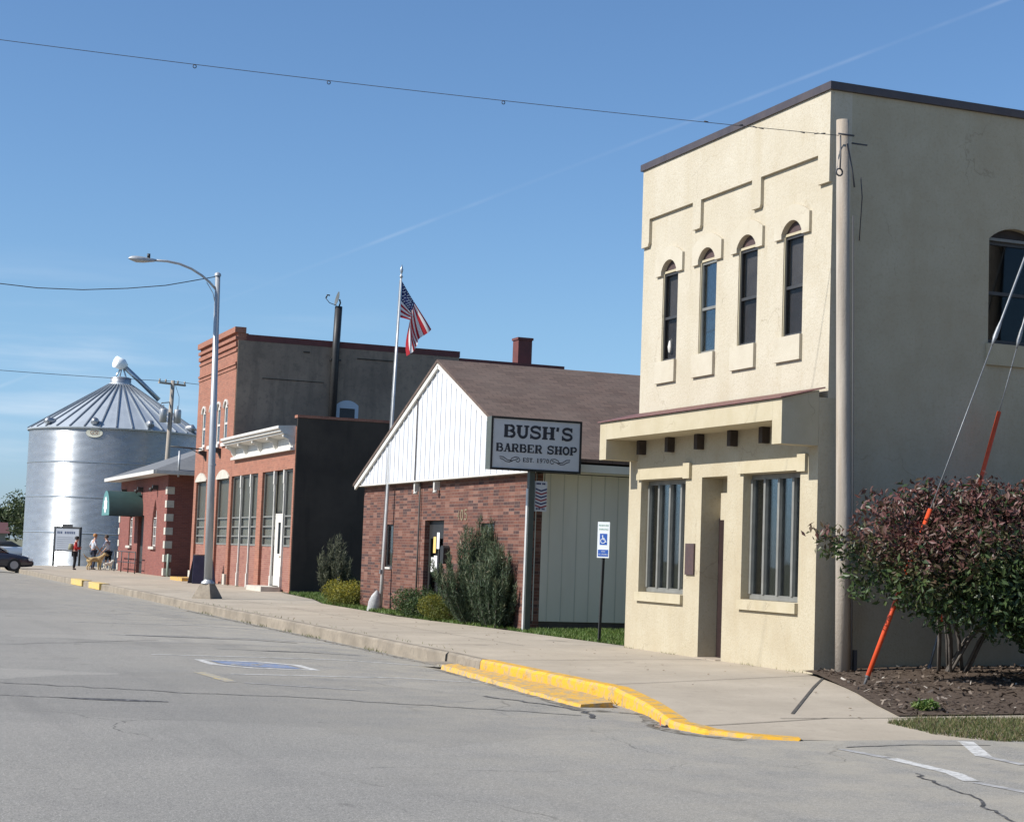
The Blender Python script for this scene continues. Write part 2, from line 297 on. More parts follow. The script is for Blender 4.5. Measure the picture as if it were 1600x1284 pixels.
def worn_paint(name, c, under, cover=.55, s=9, scuff=0):
    m, nt, p = newmat(name); setc(p, Roughness=.8); p.inputs['Specular IOR Level'].default_value = .3
    col = mixc(nt, rampf(nt, nz(nt, s, 7, .72), cover - .06, cover + .06), c, under)
    if scuff: col = mixc(nt, rampf(nt, nz(nt, 3.2, 6, .75, vscale=(1, 1, 3)), .55, .7, 0, scuff), col, (.12, .09, .05))
    nt.links.new(col, p.inputs['Base Color']); bumpn(nt, p, nz(nt, 60, 4, .7), .3, .006); return m
MT['yellow'] = worn_paint('yellow_kerb_paint', (.68, .365, .03), (.40, .30, .16), .532, 7, .6)
MT['yellow_old'] = worn_paint('worn_yellow_kerb_paint', (.64, .36, .05), (.36, .29, .19), .51, 9, .6)
MT['yellow_far'] = worn_paint('sunbleached_kerb_paint', (.60, .43, .14), (.42, .36, .26), .56, 3)
MT['yellow_faint'] = worn_paint('faded_yellow_paint', (.50, .40, .19), (.285, .275, .26), .47, 6)
MT['line_white'] = worn_paint('road_line_white', (.56, .55, .52), (.32, .31, .285), .535, 8)
MT['line_faint'] = worn_paint('faded_road_line', (.46, .45, .43), (.285, .277, .265), .47, 6)
MT['line_blue'] = worn_paint('parking_symbol_blue', (.14, .21, .38), (.27, .275, .29), .50, 8)
MT['crack_and_mark'] = worn_paint('road_crack_tar_and_mark', (.055, .053, .052), (.2, .195, .19), .55, 10)
MT['ground'] = mat('dry_field_ground', (.16, .15, .085), (.11, .115, .06), rough=1, s=.08, speck=(.2, .18, .1), ss=2, sa=.5)
MT['soil'] = mat('lawn_soil', (.07, .085, .03), (.10, .10, .045), rough=1, s=1.5)
MT['mulch'] = mat('brown_mulch', (.06, .043, .033), (.10, .075, .057), rough=1, s=14, speck=(.15, .12, .09), ss=45, sa=.7, bump=.9, bs=30, spec=.1)

# ------------------------------------------------------------------ mesh helpers
WL = {}
class MB:
    def __init__(s): s.v = []; s.f = []; s.m = []; s.sm = []; s.leaf = None
    def add(s, vs, fs, mi=0, smooth=False):
        o = len(s.v); s.v.extend([tuple(map(float, q)) for q in vs])
        for f in fs: s.f.append(tuple(i + o for i in f)); s.m.append(mi); s.sm.append(smooth)
        return s
    def poly(s, pts, mi=0): return s.add(pts, [tuple(range(len(pts)))], mi)
    def hexa(s, p, mi=0): return s.add(p, [(0, 3, 2, 1), (4, 5, 6, 7), (0, 1, 5, 4), (1, 2, 6, 5), (2, 3, 7, 6), (3, 0, 4, 7)], mi)
    def box(s, x0, x1, y0, y1, z0, z1, mi=0):
        return s.hexa([(x0, y0, z0), (x1, y0, z0), (x1, y1, z0), (x0, y1, z0), (x0, y0, z1), (x1, y0, z1), (x1, y1, z1), (x0, y1, z1)], mi)
    def bar(s, a, b, w, h, up=(0, 0, 1), mi=0):
        a = Vector(a); b = Vector(b); d = (b - a).normalized(); u = Vector(up); r = d.cross(u)
        if r.length < 1e-4: r = d.cross(Vector((1, 0, 0)))
        r.normalize(); u = r.cross(d); r *= w / 2; u *= h / 2
        return s.hexa([a - r - u, a + r - u, b + r - u, b - r - u, a - r + u, a + r + u, b + r + u, b - r + u], mi)
    def tube(s, pts, r, n=8, mi=0, cap=True, smooth=True):
        pts = [Vector(p) for p in pts]; k = len(pts)
        rs = [r] * k if isinstance(r, (int, float)) else r
        vs = []; prev = None
        for i in range(k):
            d = (pts[min(i + 1, k - 1)] - pts[max(i - 1, 0)]).normalized()
            if prev is None:
                a = d.cross(Vector((0, 0, 1)))
                if a.length < 1e-3: a = d.cross(Vector((1, 0, 0)))
            else: a = prev - d * prev.dot(d)
            a.normalize(); prev = a; b = d.cross(a)
            for j in range(n):
                t = 2 * math.pi * j / n; vs.append(pts[i] + (a * math.cos(t) + b * math.sin(t)) * rs[i])
        fs = [(i * n + j, i * n + (j + 1) % n, (i + 1) * n + (j + 1) % n, (i + 1) * n + j) for i in range(k - 1) for j in range(n)]
        s.add(vs, fs, mi, smooth)
        if cap:
            s.add(vs[:n], [tuple(range(n))[::-1]], mi); s.add(vs[-n:], [tuple(range(n))], mi)
        return s
    def lathe(s, prof, c=(0, 0, 0), n=24, mi=0, smooth=True):
        vs = []; k = len(prof)
        for (r, z) in prof:
            for j in range(n):
                t = 2 * math.pi * j / n; vs.append((c[0] + r * math.cos(t), c[1] + r * math.sin(t), c[2] + z))
        fs = [(i * n + j, i * n + (j + 1) % n, (i + 1) * n + (j + 1) % n, (i + 1) * n + j) for i in range(k - 1) for j in range(n)]
        return s.add(vs, fs, mi, smooth)
    def sheet(s, outer, fn, holes=(), mi=0):
        rings = [list(outer)] + [list(h) for h in holes]
        flat = [q for r in rings for q in r]
        tris = tessellate_polygon([[Vector((q[0], q[1], 0)) for q in r] for r in rings])
        return s.add([fn(*q) for q in flat], [tuple(t) for t in tris], mi)
    def wall(s, outer, holes, fn, t, mi=0, mr=None):
        mr = mi if mr is None else mr
        s.sheet(outer, lambda u, v: fn(u, v, 0), holes, mi); s.sheet(outer, lambda u, v: fn(u, v, t), holes, mi)
        for r, m_ in [(outer, mi)] + [(h, mr) for h in holes]:
            k = len(r)
            for i in range(k):
                a, b = r[i], r[(i + 1) % k]
                s.poly([fn(*a, 0), fn(*b, 0), fn(*b, t), fn(*a, t)], m_)
        return s
    def build(s, name, mats, parent=None, loc=None, weld=True):
        if not isinstance(mats, (list, tuple)): mats = [mats]
        if parent is not None: org = WL[parent.name]
        elif loc is not None: org = Vector(loc)
        else:
            a = np.array(s.v); org = Vector(((a[:, 0].min() + a[:, 0].max()) / 2, (a[:, 1].min() + a[:, 1].max()) / 2, a[:, 2].min()))
        me = bpy.data.meshes.new(name)
        vv = (np.array(s.v, dtype=float) - np.array(org)).tolist()
        me.from_pydata(vv, [], s.f)
        me.polygons.foreach_set('material_index', s.m); me.polygons.foreach_set('use_smooth', s.sm)
        if weld and len(s.f) < 60000:
            bm = bmesh.new(); bm.from_mesh(me); bmesh.ops.remove_doubles(bm, verts=bm.verts, dist=1e-5); bmesh.ops.recalc_face_normals(bm, faces=bm.faces); bm.to_mesh(me); bm.free()
        if s.leaf is not None:
            at = me.color_attributes.new('leaf', 'FLOAT_COLOR', 'POINT')
            arr = np.ones((len(me.vertices), 4), dtype=np.float32); arr[:, 0] = s.leaf; arr[:, 1] = s.leaf; arr[:, 2] = s.leaf
            at.data.foreach_set('color', arr.ravel())
        for m_ in mats: me.materials.append(m_)
        me.update()
        return link(name, me, parent, org)
def link(name, me, parent, org):
    o = bpy.data.objects.new(name, me); COL.objects.link(o)
    if parent is not None: o.parent = parent
    else: o.location = org
    WL[o.name] = Vector(org); return o
def tag(o, label=None, cat=None, group=None, kind=None):
    if label: o['label'] = label
    if cat: o['category'] = cat
    if group: o['group'] = group
    if kind: o['kind'] = kind
    return o
def thing(name, label, cat, loc, rotz=0., group=None, local=False):
    o = bpy.data.objects.new(name, None); COL.objects.link(o); o.location = loc; o.rotation_euler = (0, 0, rotz)
    o.empty_display_size = .3
    WL[o.name] = Vector((0, 0, 0)) if local else Vector(loc)
    return tag(o, label, cat, group)
def struct(name, mb, m, loc=None, kind='structure'): return tag(mb.build(name, m, None, loc), kind=kind)
def FX(x): return lambda u, v, d=0: (x + d, u, v)
def FY(y): return lambda u, v, d=0: (u, y + d, v)
def rect(u0, u1, v0, v1): return [(u0, v0), (u1, v0), (u1, v1), (u0, v1)]
def arch(u0, u1, v0, vs, vt, n=10):
    w = (u1 - u0) / 2; h = vt - vs; r = (w * w + h * h) / (2 * h); c = (u0 + u1) / 2; a = math.asin(min(1, w / r))
    top = [(c + r * math.sin(a - 2 * a * i / n), vt - r + r * math.cos(a - 2 * a * i / n)) for i in range(n + 1)]
    return [(u0, v0), (u1, v0)] + top
def copytree(o, parent=None):
    c = o.copy(); COL.objects.link(c)
    WL[c.name] = WL.get(o.name, Vector())
    if parent is not None: c.parent = parent
    for ch in list(o.children): copytree(ch, c)
    return c
def ribbon(pts, w, z):
    """flat strip along pts; w constant or list"""
    n = len(pts); ws = [w] * n if isinstance(w, (int, float)) else w; vs = []
    for i in range(n):
        a = Vector(pts[max(i - 1, 0)][:2]); b = Vector(pts[min(i + 1, n - 1)][:2]); d = (b - a).normalized(); q = Vector((-d.y, d.x)) * ws[i] / 2
        p = Vector(pts[i][:2]); zz = z(p.x, p.y) if callable(z) else z
        vs += [(p.x + q.x, p.y + q.y, zz), (p.x - q.x, p.y - q.y, zz)]
    return vs, [(2 * i, 2 * i + 1, 2 * i + 3, 2 * i + 2) for i in range(n - 1)]
def wobble(pts, amp, sub=6):
    out = []
    for i in range(len(pts) - 1):
        a, b = Vector(pts[i]), Vector(pts[i + 1])
        for k in range(sub):
            t = k / sub; p = a.lerp(b, t)
            out.append((p.x + rng.uniform(-amp, amp), p.y + rng.uniform(-amp, amp)))
    out.append(tuple(pts[-1])); return out
def textmesh(name, txt, size, m, parent, fn, align='CENTER'):
    """flat lettering from the built-in font, put where fn(u, v) says"""
    cu = bpy.data.curves.new('t', 'FONT'); cu.body = txt; cu.size = size; cu.align_x = align; cu.align_y = 'CENTER'; cu.resolution_u = 3
    t = bpy.data.objects.new('t', cu); COL.objects.link(t)
    dg = bpy.context.evaluated_depsgraph_get(); me = bpy.data.meshes.new_from_object(t.evaluated_get(dg))
    bpy.data.objects.remove(t)
    mb = MB(); mb.add([fn(v.co.x, v.co.y) for v in me.vertices], [tuple(p.vertices) for p in me.polygons])
    bpy.data.meshes.remove(me)
    return mb.build(name, m, parent, weld=False)
def skin(verts, edges, radii, sub=1, root=0):
    me = bpy.data.meshes.new('sk'); me.from_pydata(verts, edges, []); o = bpy.data.objects.new('sk', me); COL.objects.link(o)
    md = o.modifiers.new('s', 'SKIN'); md.use_smooth_shade = True
    for i, r in enumerate(radii):
        me.skin_vertices[0].data[i].radius = (r, r) if isinstance(r, (int, float)) else r
        me.skin_vertices[0].data[i].use_root = (i == root)
    if sub:
        sb = o.modifiers.new('b', 'SUBSURF'); sb.levels = sub; sb.render_levels = sub
    dg = bpy.context.evaluated_depsgraph_get(); dg.update()
    out = bpy.data.meshes.new_from_object(o.evaluated_get(dg)); bpy.data.objects.remove(o)
    mb = MB(); mb.add([v.co[:] for v in out.vertices], [tuple(p.vertices) for p in out.polygons], 0, True); bpy.data.meshes.remove(out); return mb
def leaves(blobs, n, size, shade, aspect=.55, zup=.0, shell=.45, down=0.):
    """blobs: (x,y,z,rx,ry,rz,weight); leaf quads through their volume; shade(P, rnd)->0..1"""
    bl = np.array([b[:6] for b in blobs]); wt_ = np.array([b[6] if len(b) > 6 else b[3] * b[4] * b[5] for b in blobs], float); wt_ /= wt_.sum()
    k = nr.choice(len(blobs), n, p=wt_)
    d = nr.normal(size=(n, 3)); d /= np.linalg.norm(d, axis=1)[:, None]
    rr = nr.uniform(shell ** 3, 1, n) ** (1 / 3) * nr.choice([1, 1, 1, 1.12], n)
    P = bl[k, :3] + d * rr[:, None] * bl[k, 3:6]
    nrm = d * .6 + nr.normal(size=(n, 3)) * .8; nrm[:, 2] += zup; nrm /= np.linalg.norm(nrm, axis=1)[:, None]
    a = np.cross(nrm, nr.normal(size=(n, 3))); a[:, 2] -= down; a /= np.linalg.norm(a, axis=1)[:, None]; b = np.cross(nrm, a)
    L = size * nr.uniform(.6, 1.3, n)[:, None]; Wd = L * aspect
    fold = nrm * L * .12
    V = np.stack([P - a * L, P + b * Wd * .5 + fold, P + a * L, P - b * Wd * .5 + fold], 1).reshape(-1, 3)
    F = np.arange(4 * n).reshape(n, 4)
    rnd = nr.random(n); sh = np.clip(shade(P, rnd), 0, 1)
    mb = MB(); mb.v = [tuple(q) for q in V.tolist()]; mb.f = [tuple(q) for q in F.tolist()]; mb.m = [0] * n; mb.sm = [False] * n; mb.leaf = np.repeat(sh, 4)
    return mb
def merge_leaf(a, b):
    o = len(a.v); a.v += b.v; a.f += [tuple(i + o for i in f) for f in b.f]; a.m += b.m; a.sm += b.sm; a.leaf = np.concatenate([a.leaf, b.leaf]); return a
def blades(pos, h, w, lean, shade, n_each=1):
    """upright grass/needle blades at pos (N,3)"""
    n = len(pos); ang = nr.uniform(0, 2 * np.pi, n); hx = h * nr.uniform(.5, 1.25, n)
    dx = np.cos(ang); dy = np.sin(ang); ln = lean * nr.uniform(.2, 1.2, n) * hx; la = nr.uniform(0, 2 * np.pi, n)
    tip = pos + np.stack([np.cos(la) * ln, np.sin(la) * ln, hx], 1)
    s_ = np.stack([dx * w / 2, dy * w / 2, np.zeros(n)], 1)
    V = np.stack([pos - s_, pos + s_, tip], 1).reshape(-1, 3); F = np.arange(3 * n).reshape(n, 3)
    sh = np.clip(shade(pos, nr.random(n)), 0, 1)
    mb = MB(); mb.v = [tuple(q) for q in V.tolist()]; mb.f = [tuple(q) for q in F.tolist()]; mb.m = [0] * n; mb.sm = [False] * n; mb.leaf = np.repeat(sh, 3)
    return mb

# ================================================================== SETTING
def hgt(x, y):
    t = min(max((y - 14.4) / 4.3, 0), 1) ** .7
    return (.15 + .012 * max(x - 9.1, 0)) * t if y < 19 else .15 + .012 * max(x - 9.1, 0)
g = MB(); g.poly([(-2500, -800, -.12), (2500, -800, -.12), (2500, 4000, -.12), (-2500, 4000, -.12)])
struct('ground', g, MT['ground'], (0, 0, -.12))
def rz(x, y): return -.062 * max(0, min(1, (x - 7.3) / 1.6)) * max(0, min(1, (y - 16.2) / 5))
g = MB(); g.poly([(-16, -60, 0), (7.3, -60, 0), (7.3, 105, 0), (-16, 105, 0)]); g.poly([(7.3, -60, 0), (9.4, -60, 0), (9.4, 16.2, 0), (7.3, 16.2, 0)])
ys_ = [16.2, 17.45, 18.7, 19.95, 21.2, 60, 105]; xs_ = [7.3, 8.1, 8.9, 9.4]
g.add([(x, y, rz(x, y)) for y in ys_ for x in xs_], [(4 * r + c, 4 * r + c + 1, 4 * r + c + 5, 4 * r + c + 4) for r in range(6) for c in range(3)])
g.poly([(9.4, -2, 0), (90, -2, 0), (90, 14.6, 0), (9.4, 14.6, 0)])
g.poly([(-16, 105, 0), (7.3, 105, 0), (7.3, 420, 0), (-16, 420, 0)]); g.poly([(7.3, 105, -.005), (60, 105, -.005), (60, 300, -.005), (7.3, 300, -.005)])
struct('road', g, MT['road'], (0, 0, 0))
# kerb front line (bottom), far end to the street corner
KERB = [(9.25, 101), (9.25, 81), (9.3, 63), (9.3, 54), (9.15, 46), (9.12, 37), (9.0, 25.2), (8.9, 23.3), (8.8, 18.75), (8.45, 17.2), (7.98, 15.6), (8.05, 15.0), (8.35, 14.62), (8.75, 14.4)]
def offs(pts, d):
    out = []
    for i, p in enumerate(pts):
        a = Vector(pts[max(i - 1, 0)]); b = Vector(pts[min(i + 1, len(pts) - 1)]); t = (b - a).normalized(); q = Vector((-t.y, t.x))
        out.append((p[0] + q.x * d, p[1] + q.y * d))
    return out
def dense(pts, step):
    out = [pts[0]]
    for a, b in zip(pts, pts[1:]):
        n = max(1, int(math.dist(a, b) / step))
        out += [(a[0] + (b[0] - a[0]) * k / n, a[1] + (b[1] - a[1]) * k / n) for k in range(1, n + 1)]
    return out
def kerb_strip(pts, jit=.008, wtop=.17, lift=0.):
    q = dense(pts, .25); mb = MB(); k = len(q)
    fr = q; ft = offs(q, .03); bk = offs(q, wtop); vs = []
    for i in range(k):
        h = max(hgt(bk[i][0], bk[i][1]), .006) + lift; j = rng.uniform(-jit, jit)
        vs += [(fr[i][0] + j, fr[i][1], -.09), (ft[i][0] + j - .012, ft[i][1], h - .03 + j * .6), (ft[i][0] + .02, ft[i][1], h + j * .3), (bk[i][0], bk[i][1], h), (bk[i][0], bk[i][1], -.1)]
    fs = [(5 * i + a, 5 * i + a + 1, 5 * i + a + 6, 5 * i + a + 5) for i in range(k - 1) for a in range(4)]
    mb.add(vs, fs, 0, False); mb.poly(vs[:5]); mb.poly(vs[-5:]); return mb
far_k = [p for p in KERB if p[1] >= 25]; 
struct('curb', kerb_strip([KERB[0]] + [(9.25, 81), (9.3, 63), (9.3, 54), (9.15, 46), (9.12, 37), (9.01, 25.2)]), MT['curbstone'])
struct('curb', kerb_strip([(9.005, 25.12), (8.92, 23.5)], lift=.004), MT['curbstone'])
struct('painted_curb', kerb_strip([(8.91, 23.45), (8.8, 18.75), (8.45, 17.2), (7.98, 15.6), (8.05, 15.0), (8.35, 14.62), (8.75, 14.4)], lift=.006, wtop=.22), MT['yellow'])
for (ya, yb) in ((66.6, 69.6), (62.2, 64.8)):
    mb = MB(); mb.box(9.235, 9.6, ya, yb, -.05, .172); struct('painted_curb', mb, MT['yellow_far'])
# low second step of broken concrete in the gutter
mb = MB(); a = [(8.62, 24.2), (8.4, 21.5), (8.12, 19.0), (8.0, 17.55)]; b = [(8.84, 24.2), (8.76, 21.5), (8.68, 19.0), (8.46, 17.95)]
aa = dense(a, .3); bb = [(Vector(b[0]).lerp(Vector(b[-1]), i / (len(aa) - 1))) for i in range(len(aa))]
bb = dense(b, .3)[:len(aa)]; n_ = min(len(aa), len(bb)); vs = []
for i in range(n_):
    h = .035 + rng.uniform(-.008, .008); j = rng.uniform(-.03, .03)
    vs += [(aa[i][0] + j - .03, aa[i][1], -.09), (aa[i][0] + j, aa[i][1], h - .012), (bb[i][0], bb[i][1], h + .01), (bb[i][0], bb[i][1], -.09)]
mb.add(vs, [(4 * i + q, 4 * i + q + 1, 4 * i + q + 5, 4 * i + q + 4) for i in range(n_ - 1) for q in range(3)]); mb.poly(vs[:4]); mb.poly(vs[-4:])
struct('gutter_step', mb, MT['yellow_old'])
mb = MB(); mb.sheet([(8.97, 24.3), (8.6, 24.3), (8.45, 24.9), (8.98, 25.0)], lambda u, v: (u, v, .025)); struct('gutter_step', mb, MT['curbstone'])

# sidewalk, one sheet sloping up from the kerb and down to the street corner
inner = offs(dense(KERB, 1.2), .1)
WALK = inner + [(9.5, 14.4), (10.6, 14.38), (11.2, 14.1), (13.5, 14.1), (40, 14.0), (40, 17.0), (15.0, 16.4), (12.6, 16.0), (10.95, 15.95), (11.3, 16.9), (11.75, 18.0), (12.45, 20.0), (12.7, 20.66), (13.2, 20.66), (13.2, 26.8), (12.9, 26.9), (12.72, 33.2), (12.5, 36), (12.4, 38), (12.6, 42), (12.75, 45.7), (13.4, 49), (14.0, 54.9), (14.6, 54.9), (14.6, 101)]
def gridsheet(poly, hf, step, mats, name, kind='structure', zoff=0.):
    vs = [Vector(p) for p in poly]; n = len(vs); xs = [p[0] for p in poly]; ys = [p[1] for p in poly]
    es = [(i, (i + 1) % n) for i in range(n)]
    x = min(xs) + step / 2
    while x < max(xs):
        y = min(ys) + step / 2
        while y < max(ys):
            if abs(x - 13) < 12 : vs.append(Vector((x + rng.uniform(-.1, .1) * step, y + rng.uniform(-.1, .1) * step)))
            y += step * (1 if y < 30 else 4)
        x += step
    r = delaunay_2d_cdt(vs, es, [], 1, 1e-5)
    mb = MB(); mb.add([(p.x, p.y, hf(p.x, p.y) + zoff) for p in r[0]], [tuple(f) for f in r[2]])
    return struct(name, mb, mats, kind=kind)
gridsheet(WALK, hgt, .6, MT['walk'], 'sidewalk', zoff=-.004)
def joint(a, b, w):
    vs, fs = ribbon(dense([a, b], .4), w, lambda x, y: hgt(x, y) + .002); mb = MB(); mb.add(vs, fs); struct('sidewalk_joint', mb, MT['dark_joint'])
for a, b, w in [((8.95, 19.15), (12.72, 20.45), .018), ((12.5, 20.0), (9.75, 16.2), .036), ((9.4, 15.86), (11.1, 15.82), .022), ((8.25, 15.35), (10.0, 15.85), .02),
                ((9.1, 23.4), (12.72, 23.6), .02), ((9.2, 27.2), (12.85, 27.2), .02), ((9.2, 30.8), (12.75, 30.8), .02), ((9.25, 34.5), (12.55, 34.5), .02), ((9.25, 38.2), (12.4, 38.2), .02), ((9.25, 42), (12.5, 42), .02), ((9.3, 45.8), (12.7, 45.8), .022), ((9.4, 50), (13.3, 50), .022), ((9.4, 55), (14.1, 55), .022), ((9.4, 61), (14.1, 61), .022), ((11.0, 26.9), (10.9, 60), .012)]:
    joint(a, b, w)

MT['gutter_dirt'] = worn_paint('gutter_dirt', (.11, .098, .075), (.27, .25, .215), .5, 6)
def dirt(pts, w): vs, fs = ribbon(dense(pts, .12), [w * rng.uniform(.45, 1.25) for _ in dense(pts, .12)], lambda x, y: rz(x, y) + .003); mb = MB(); mb.add(vs, fs); struct('gutter_dirt', mb, MT['gutter_dirt'])
dirt([(8.0, 17.5), (8.42, 17.1), (8.1, 16.3), (7.88, 15.7), (7.86, 15.1), (8.2, 14.5)], .16); dirt([(8.55, 24.3), (8.3, 21.4), (8.03, 18.9), (7.9, 17.6)], .14); dirt([(8.96, 45), (8.98, 36), (8.9, 25.4)], .16)
mb = MB(); mb.add([(7.985 + .012 * math.cos(t) * 0 - .0 + (.10 * math.sin(t)) * .42, 15.75 + .10 * math.sin(t), .045 + .035 * math.cos(t)) for t in np.linspace(0, 2 * math.pi, 14)[:-1]], [tuple(range(13))])
mb.v = [(x - .03, y, z) for x, y, z in mb.v]; struct('paint_mark', mb, mat('red_spray_paint', (.62, .12, .05), (.5, .2, .05), rough=.8, s=20))
# road markings, cracks, dark marks
def strip(name, pts, w, m, z=.004):
    vs, fs = ribbon([pts[0]] + [q for a_, b_ in zip(pts, pts[1:]) for q in dense([a_, b_], .2)[1:]] if isinstance(w, (int, float)) else pts, w, lambda x, y: rz(x, y) + z); mb = MB(); mb.add(vs, fs); return struct(name, mb, m)
strip('parking_line', [(4.7, 26.12), (6.3, 25.7), (8.55, 25.05)], .085, MT['line_white'])
strip('parking_line', [(5.05, 22.33), (6.6, 22.0), (8.35, 21.62)], .085, MT['line_white'])
strip('parking_line', [(4.7, 22.6), (4.78, 21.05)], .16, MT['yellow_faint'])
strip('parking_line', [(4.9, 20.9), (6.1, 19.9)], .07, MT['line_faint'])
for y in (30.6, 35.2, 39.9): strip('parking_line', [(4.9, y + 1.0), (8.9, y)], .08, MT['line_faint'])
strip('parking_line', [(10.57, 14.3), (10.22, 13.68), (9.9, 13.12)], .15, MT['line_white'])
strip('parking_line', [(9.9, 13.12), (9.86, 12.5)], .11, MT['line_faint'], .005)
strip('lane_line', [(8.86, 13.05), (8.79, 12.04), (8.62, 11.58)], .14, MT['line_white'])
strip('lane_line', [(8.8, 13.75), (8.85, 13.1)], .1, MT['line_faint'])
strip('lane_line', [(8.61, 11.5), (8.66, 10.9)], .1, MT['line_faint'])
strip('lane_line', [(8.6, 10.5), (8.3, 8.8)], .12, MT['line_faint'])
ca, sa = math.cos(R(-57)), math.sin(R(-57)); cx, cy = 5.80, 24.10
def sq(u, v): return (cx + u * ca - v * sa, cy + u * sa + v * ca)
oc = [(-1.22, 0), (-.35, -.56), (.45, -.56), (1.22, 0), (.35, .56), (-.45, .56)]; ic = [(q[0] * .84, q[1] * .76) for q in oc]
mb = MB(); mb.sheet([sq(*q) for q in oc], lambda u, v: (u, v, .004), [[sq(*q) for q in ic]]); struct('parking_symbol_border', mb, MT['line_white'])
mb = MB(); mb.sheet([sq(q[0] * .72, q[1] * .62) for q in oc], lambda u, v: (u, v, .005)); struct('parking_symbol', mb, MT['line_blue'])
def wheelchair(mb, fn, sc=1.):
    """access symbol drawn with strips in a unit square (-.5...5)"""
    def st(pts, w):
        vs, fs = ribbon(pts, w, 0); mb.add([fn(v[0] * sc, v[1] * sc) for v in vs], fs)
    mb.add([fn((-.1 + .075 * math.cos(t)) * sc, (.36 + .075 * math.sin(t)) * sc) for t in np.linspace(0, 2 * math.pi, 11)[:-1]], [tuple(range(10))])
    st([(-.09, .26), (-.07, -.03)], .11); st([(-.09, .1), (.12, .1)], .07); st([(-.07, -.03), (.15, -.04)], .10); st([(.14, -.02), (.24, -.3), (.34, -.27)], .08)
    st([(-.05 + .25 * math.cos(t), -.19 + .25 * math.sin(t)) for t in np.linspace(R(125), R(350), 14)], .07)
mb = MB(); wheelchair(mb, lambda u, v: (*sq(u, v), .007), .78); struct('parking_symbol_figure', mb, MT['line_faint'])
strip('road_crack_and_mark', wobble([(-8, 20.2), (0.5, 20.6), (2.0, 20.7), (3.0, 20.1), (4.0, 19.4), (5.1, 18.9), (6.0, 18.2), (6.8, 17.55), (7.6, 16.9)], .05), .035, MT['crack_and_mark'])  # wavering dark line across the road
strip('road_crack_and_mark', wobble([(-9, 19.4), (1.87, 19.05), (2.5, 18.77)], .03), .03, MT['crack_and_mark'])  # thin dark line running into the lens-shaped mark
strip('road_crack_and_mark', wobble([(2.45, 18.8), (2.8, 18.63), (3.15, 18.48), (3.5, 18.33)], .008, 4), [.04 + .17 * math.sin(math.pi * i / 12) for i in range(13)], MT['crack_and_mark'])  # dark lens-shaped mark on the road, widest at its middle
strip('road_crack_and_mark', wobble([(8.45, 12.05), (8.3, 11.75), (8.17, 11.27), (8.06, 10.76), (7.75, 10.2), (7.6, 9.8), (7.3, 9.1)], .035, 5), .028, MT['crack_and_mark'])
strip('road_crack_and_mark', wobble([(8.95, 13.9), (9.7, 14.05), (10.6, 13.95)], .02, 6), .03, MT['crack_and_mark'])
strip('road_crack_and_mark', wobble([(6.0, 27.8), (7.0, 27.2), (8.2, 27.0)], .05, 6), [.03] * 5 + [.16] * 4 + [.05] * 4, MT['crack_and_mark'])
strip('road_crack_and_mark', wobble([(5.2, 31.5), (6.5, 30.8), (8.0, 30.2)], .05, 6), .09, MT['crack_and_mark'])
strip('road_crack_and_mark', wobble([(7.4, 19.2), (7.7, 18.3), (7.85, 17.4), (7.6, 16.6)], .05, 5), .06, MT['crack_and_mark'])
strip('road_crack_and_mark', wobble([(-6, 26), (-1, 27.5), (3, 28.3), (5.5, 30)], .06, 6), .03, MT['crack_and_mark'])
# grit and weeds washed against the kerb
pos = np.array([(8.95 + nr.normal(0, .07) - .03, y, .0) for y in np.concatenate([nr.uniform(24, 47, 700), nr.uniform(16, 24, 260)])])
pos[:, 2] = [rz(8.9, y) for y in pos[:, 1]]
pos[:, 0] = [np.interp(y, [15.6, 17.2, 18.75, 23.3, 25.2, 37, 47], [7.95, 8.38, 8.74, 8.83, 8.95, 9.06, 9.1]) + nr.normal(0, .05) for y in pos[:, 1]]
MT['weed'] = leafmat('dry_weed_blades', [(0, (.16, .15, .06)), (.5, (.12, .14, .04)), (1, (.07, .11, .025))])
clump = (np.sin(pos[:, 1] * 3.1) + np.sin(pos[:, 1] * 1.3 + 2)) > .35
tag(blades(pos[clump], .07, .014, .9, lambda P, r: r).build('kerb_weeds', MT['weed'], weld=False), kind='stuff')

n = 260; P = np.column_stack([nr.uniform(8.6, 12.6, n), nr.uniform(15.5, 46, n)]); P = P[(P[:, 1] > 17) | (P[:, 0] > 9.5)]
P[::3, 0] = np.interp(P[::3, 1], [15.5, 18.7, 23.3, 25.2, 46], [7.9, 8.6, 8.7, 8.85, 9.0]) - nr.random(len(P[::3])) * .12
P3 = np.array([(x, y, (hgt(x, y) if x > np.interp(y, [15.5, 18.7, 23.3, 46], [8.1, 8.95, 9.1, 9.3]) else rz(x, y)) + .012) for x, y in P])
mb = MB(); mb.leaf = []
for q in P3:
    a_ = rng.uniform(0, 6.28); L_ = rng.uniform(.012, .03); c_, s_ = math.cos(a_) * L_, math.sin(a_) * L_; t_ = rng.uniform(-.008, .012)
    mb.add([(q[0] - c_, q[1] - s_, q[2]), (q[0] + s_ * .5, q[1] - c_ * .5, q[2] + t_), (q[0] + c_, q[1] + s_, q[2] + .004), (q[0] - s_ * .5, q[1] + c_ * .5, q[2] + t_)], [(0, 1, 2, 3)]); mb.leaf += [rng.random()] * 4
mb.leaf = np.array(mb.leaf)
tag(mb.build('fallen_leaves', leafmat('dry_leaves', [(0, (.07, .045, .025)), (.6, (.16, .10, .05)), (1, (.26, .19, .10))]), weld=False), kind='stuff')
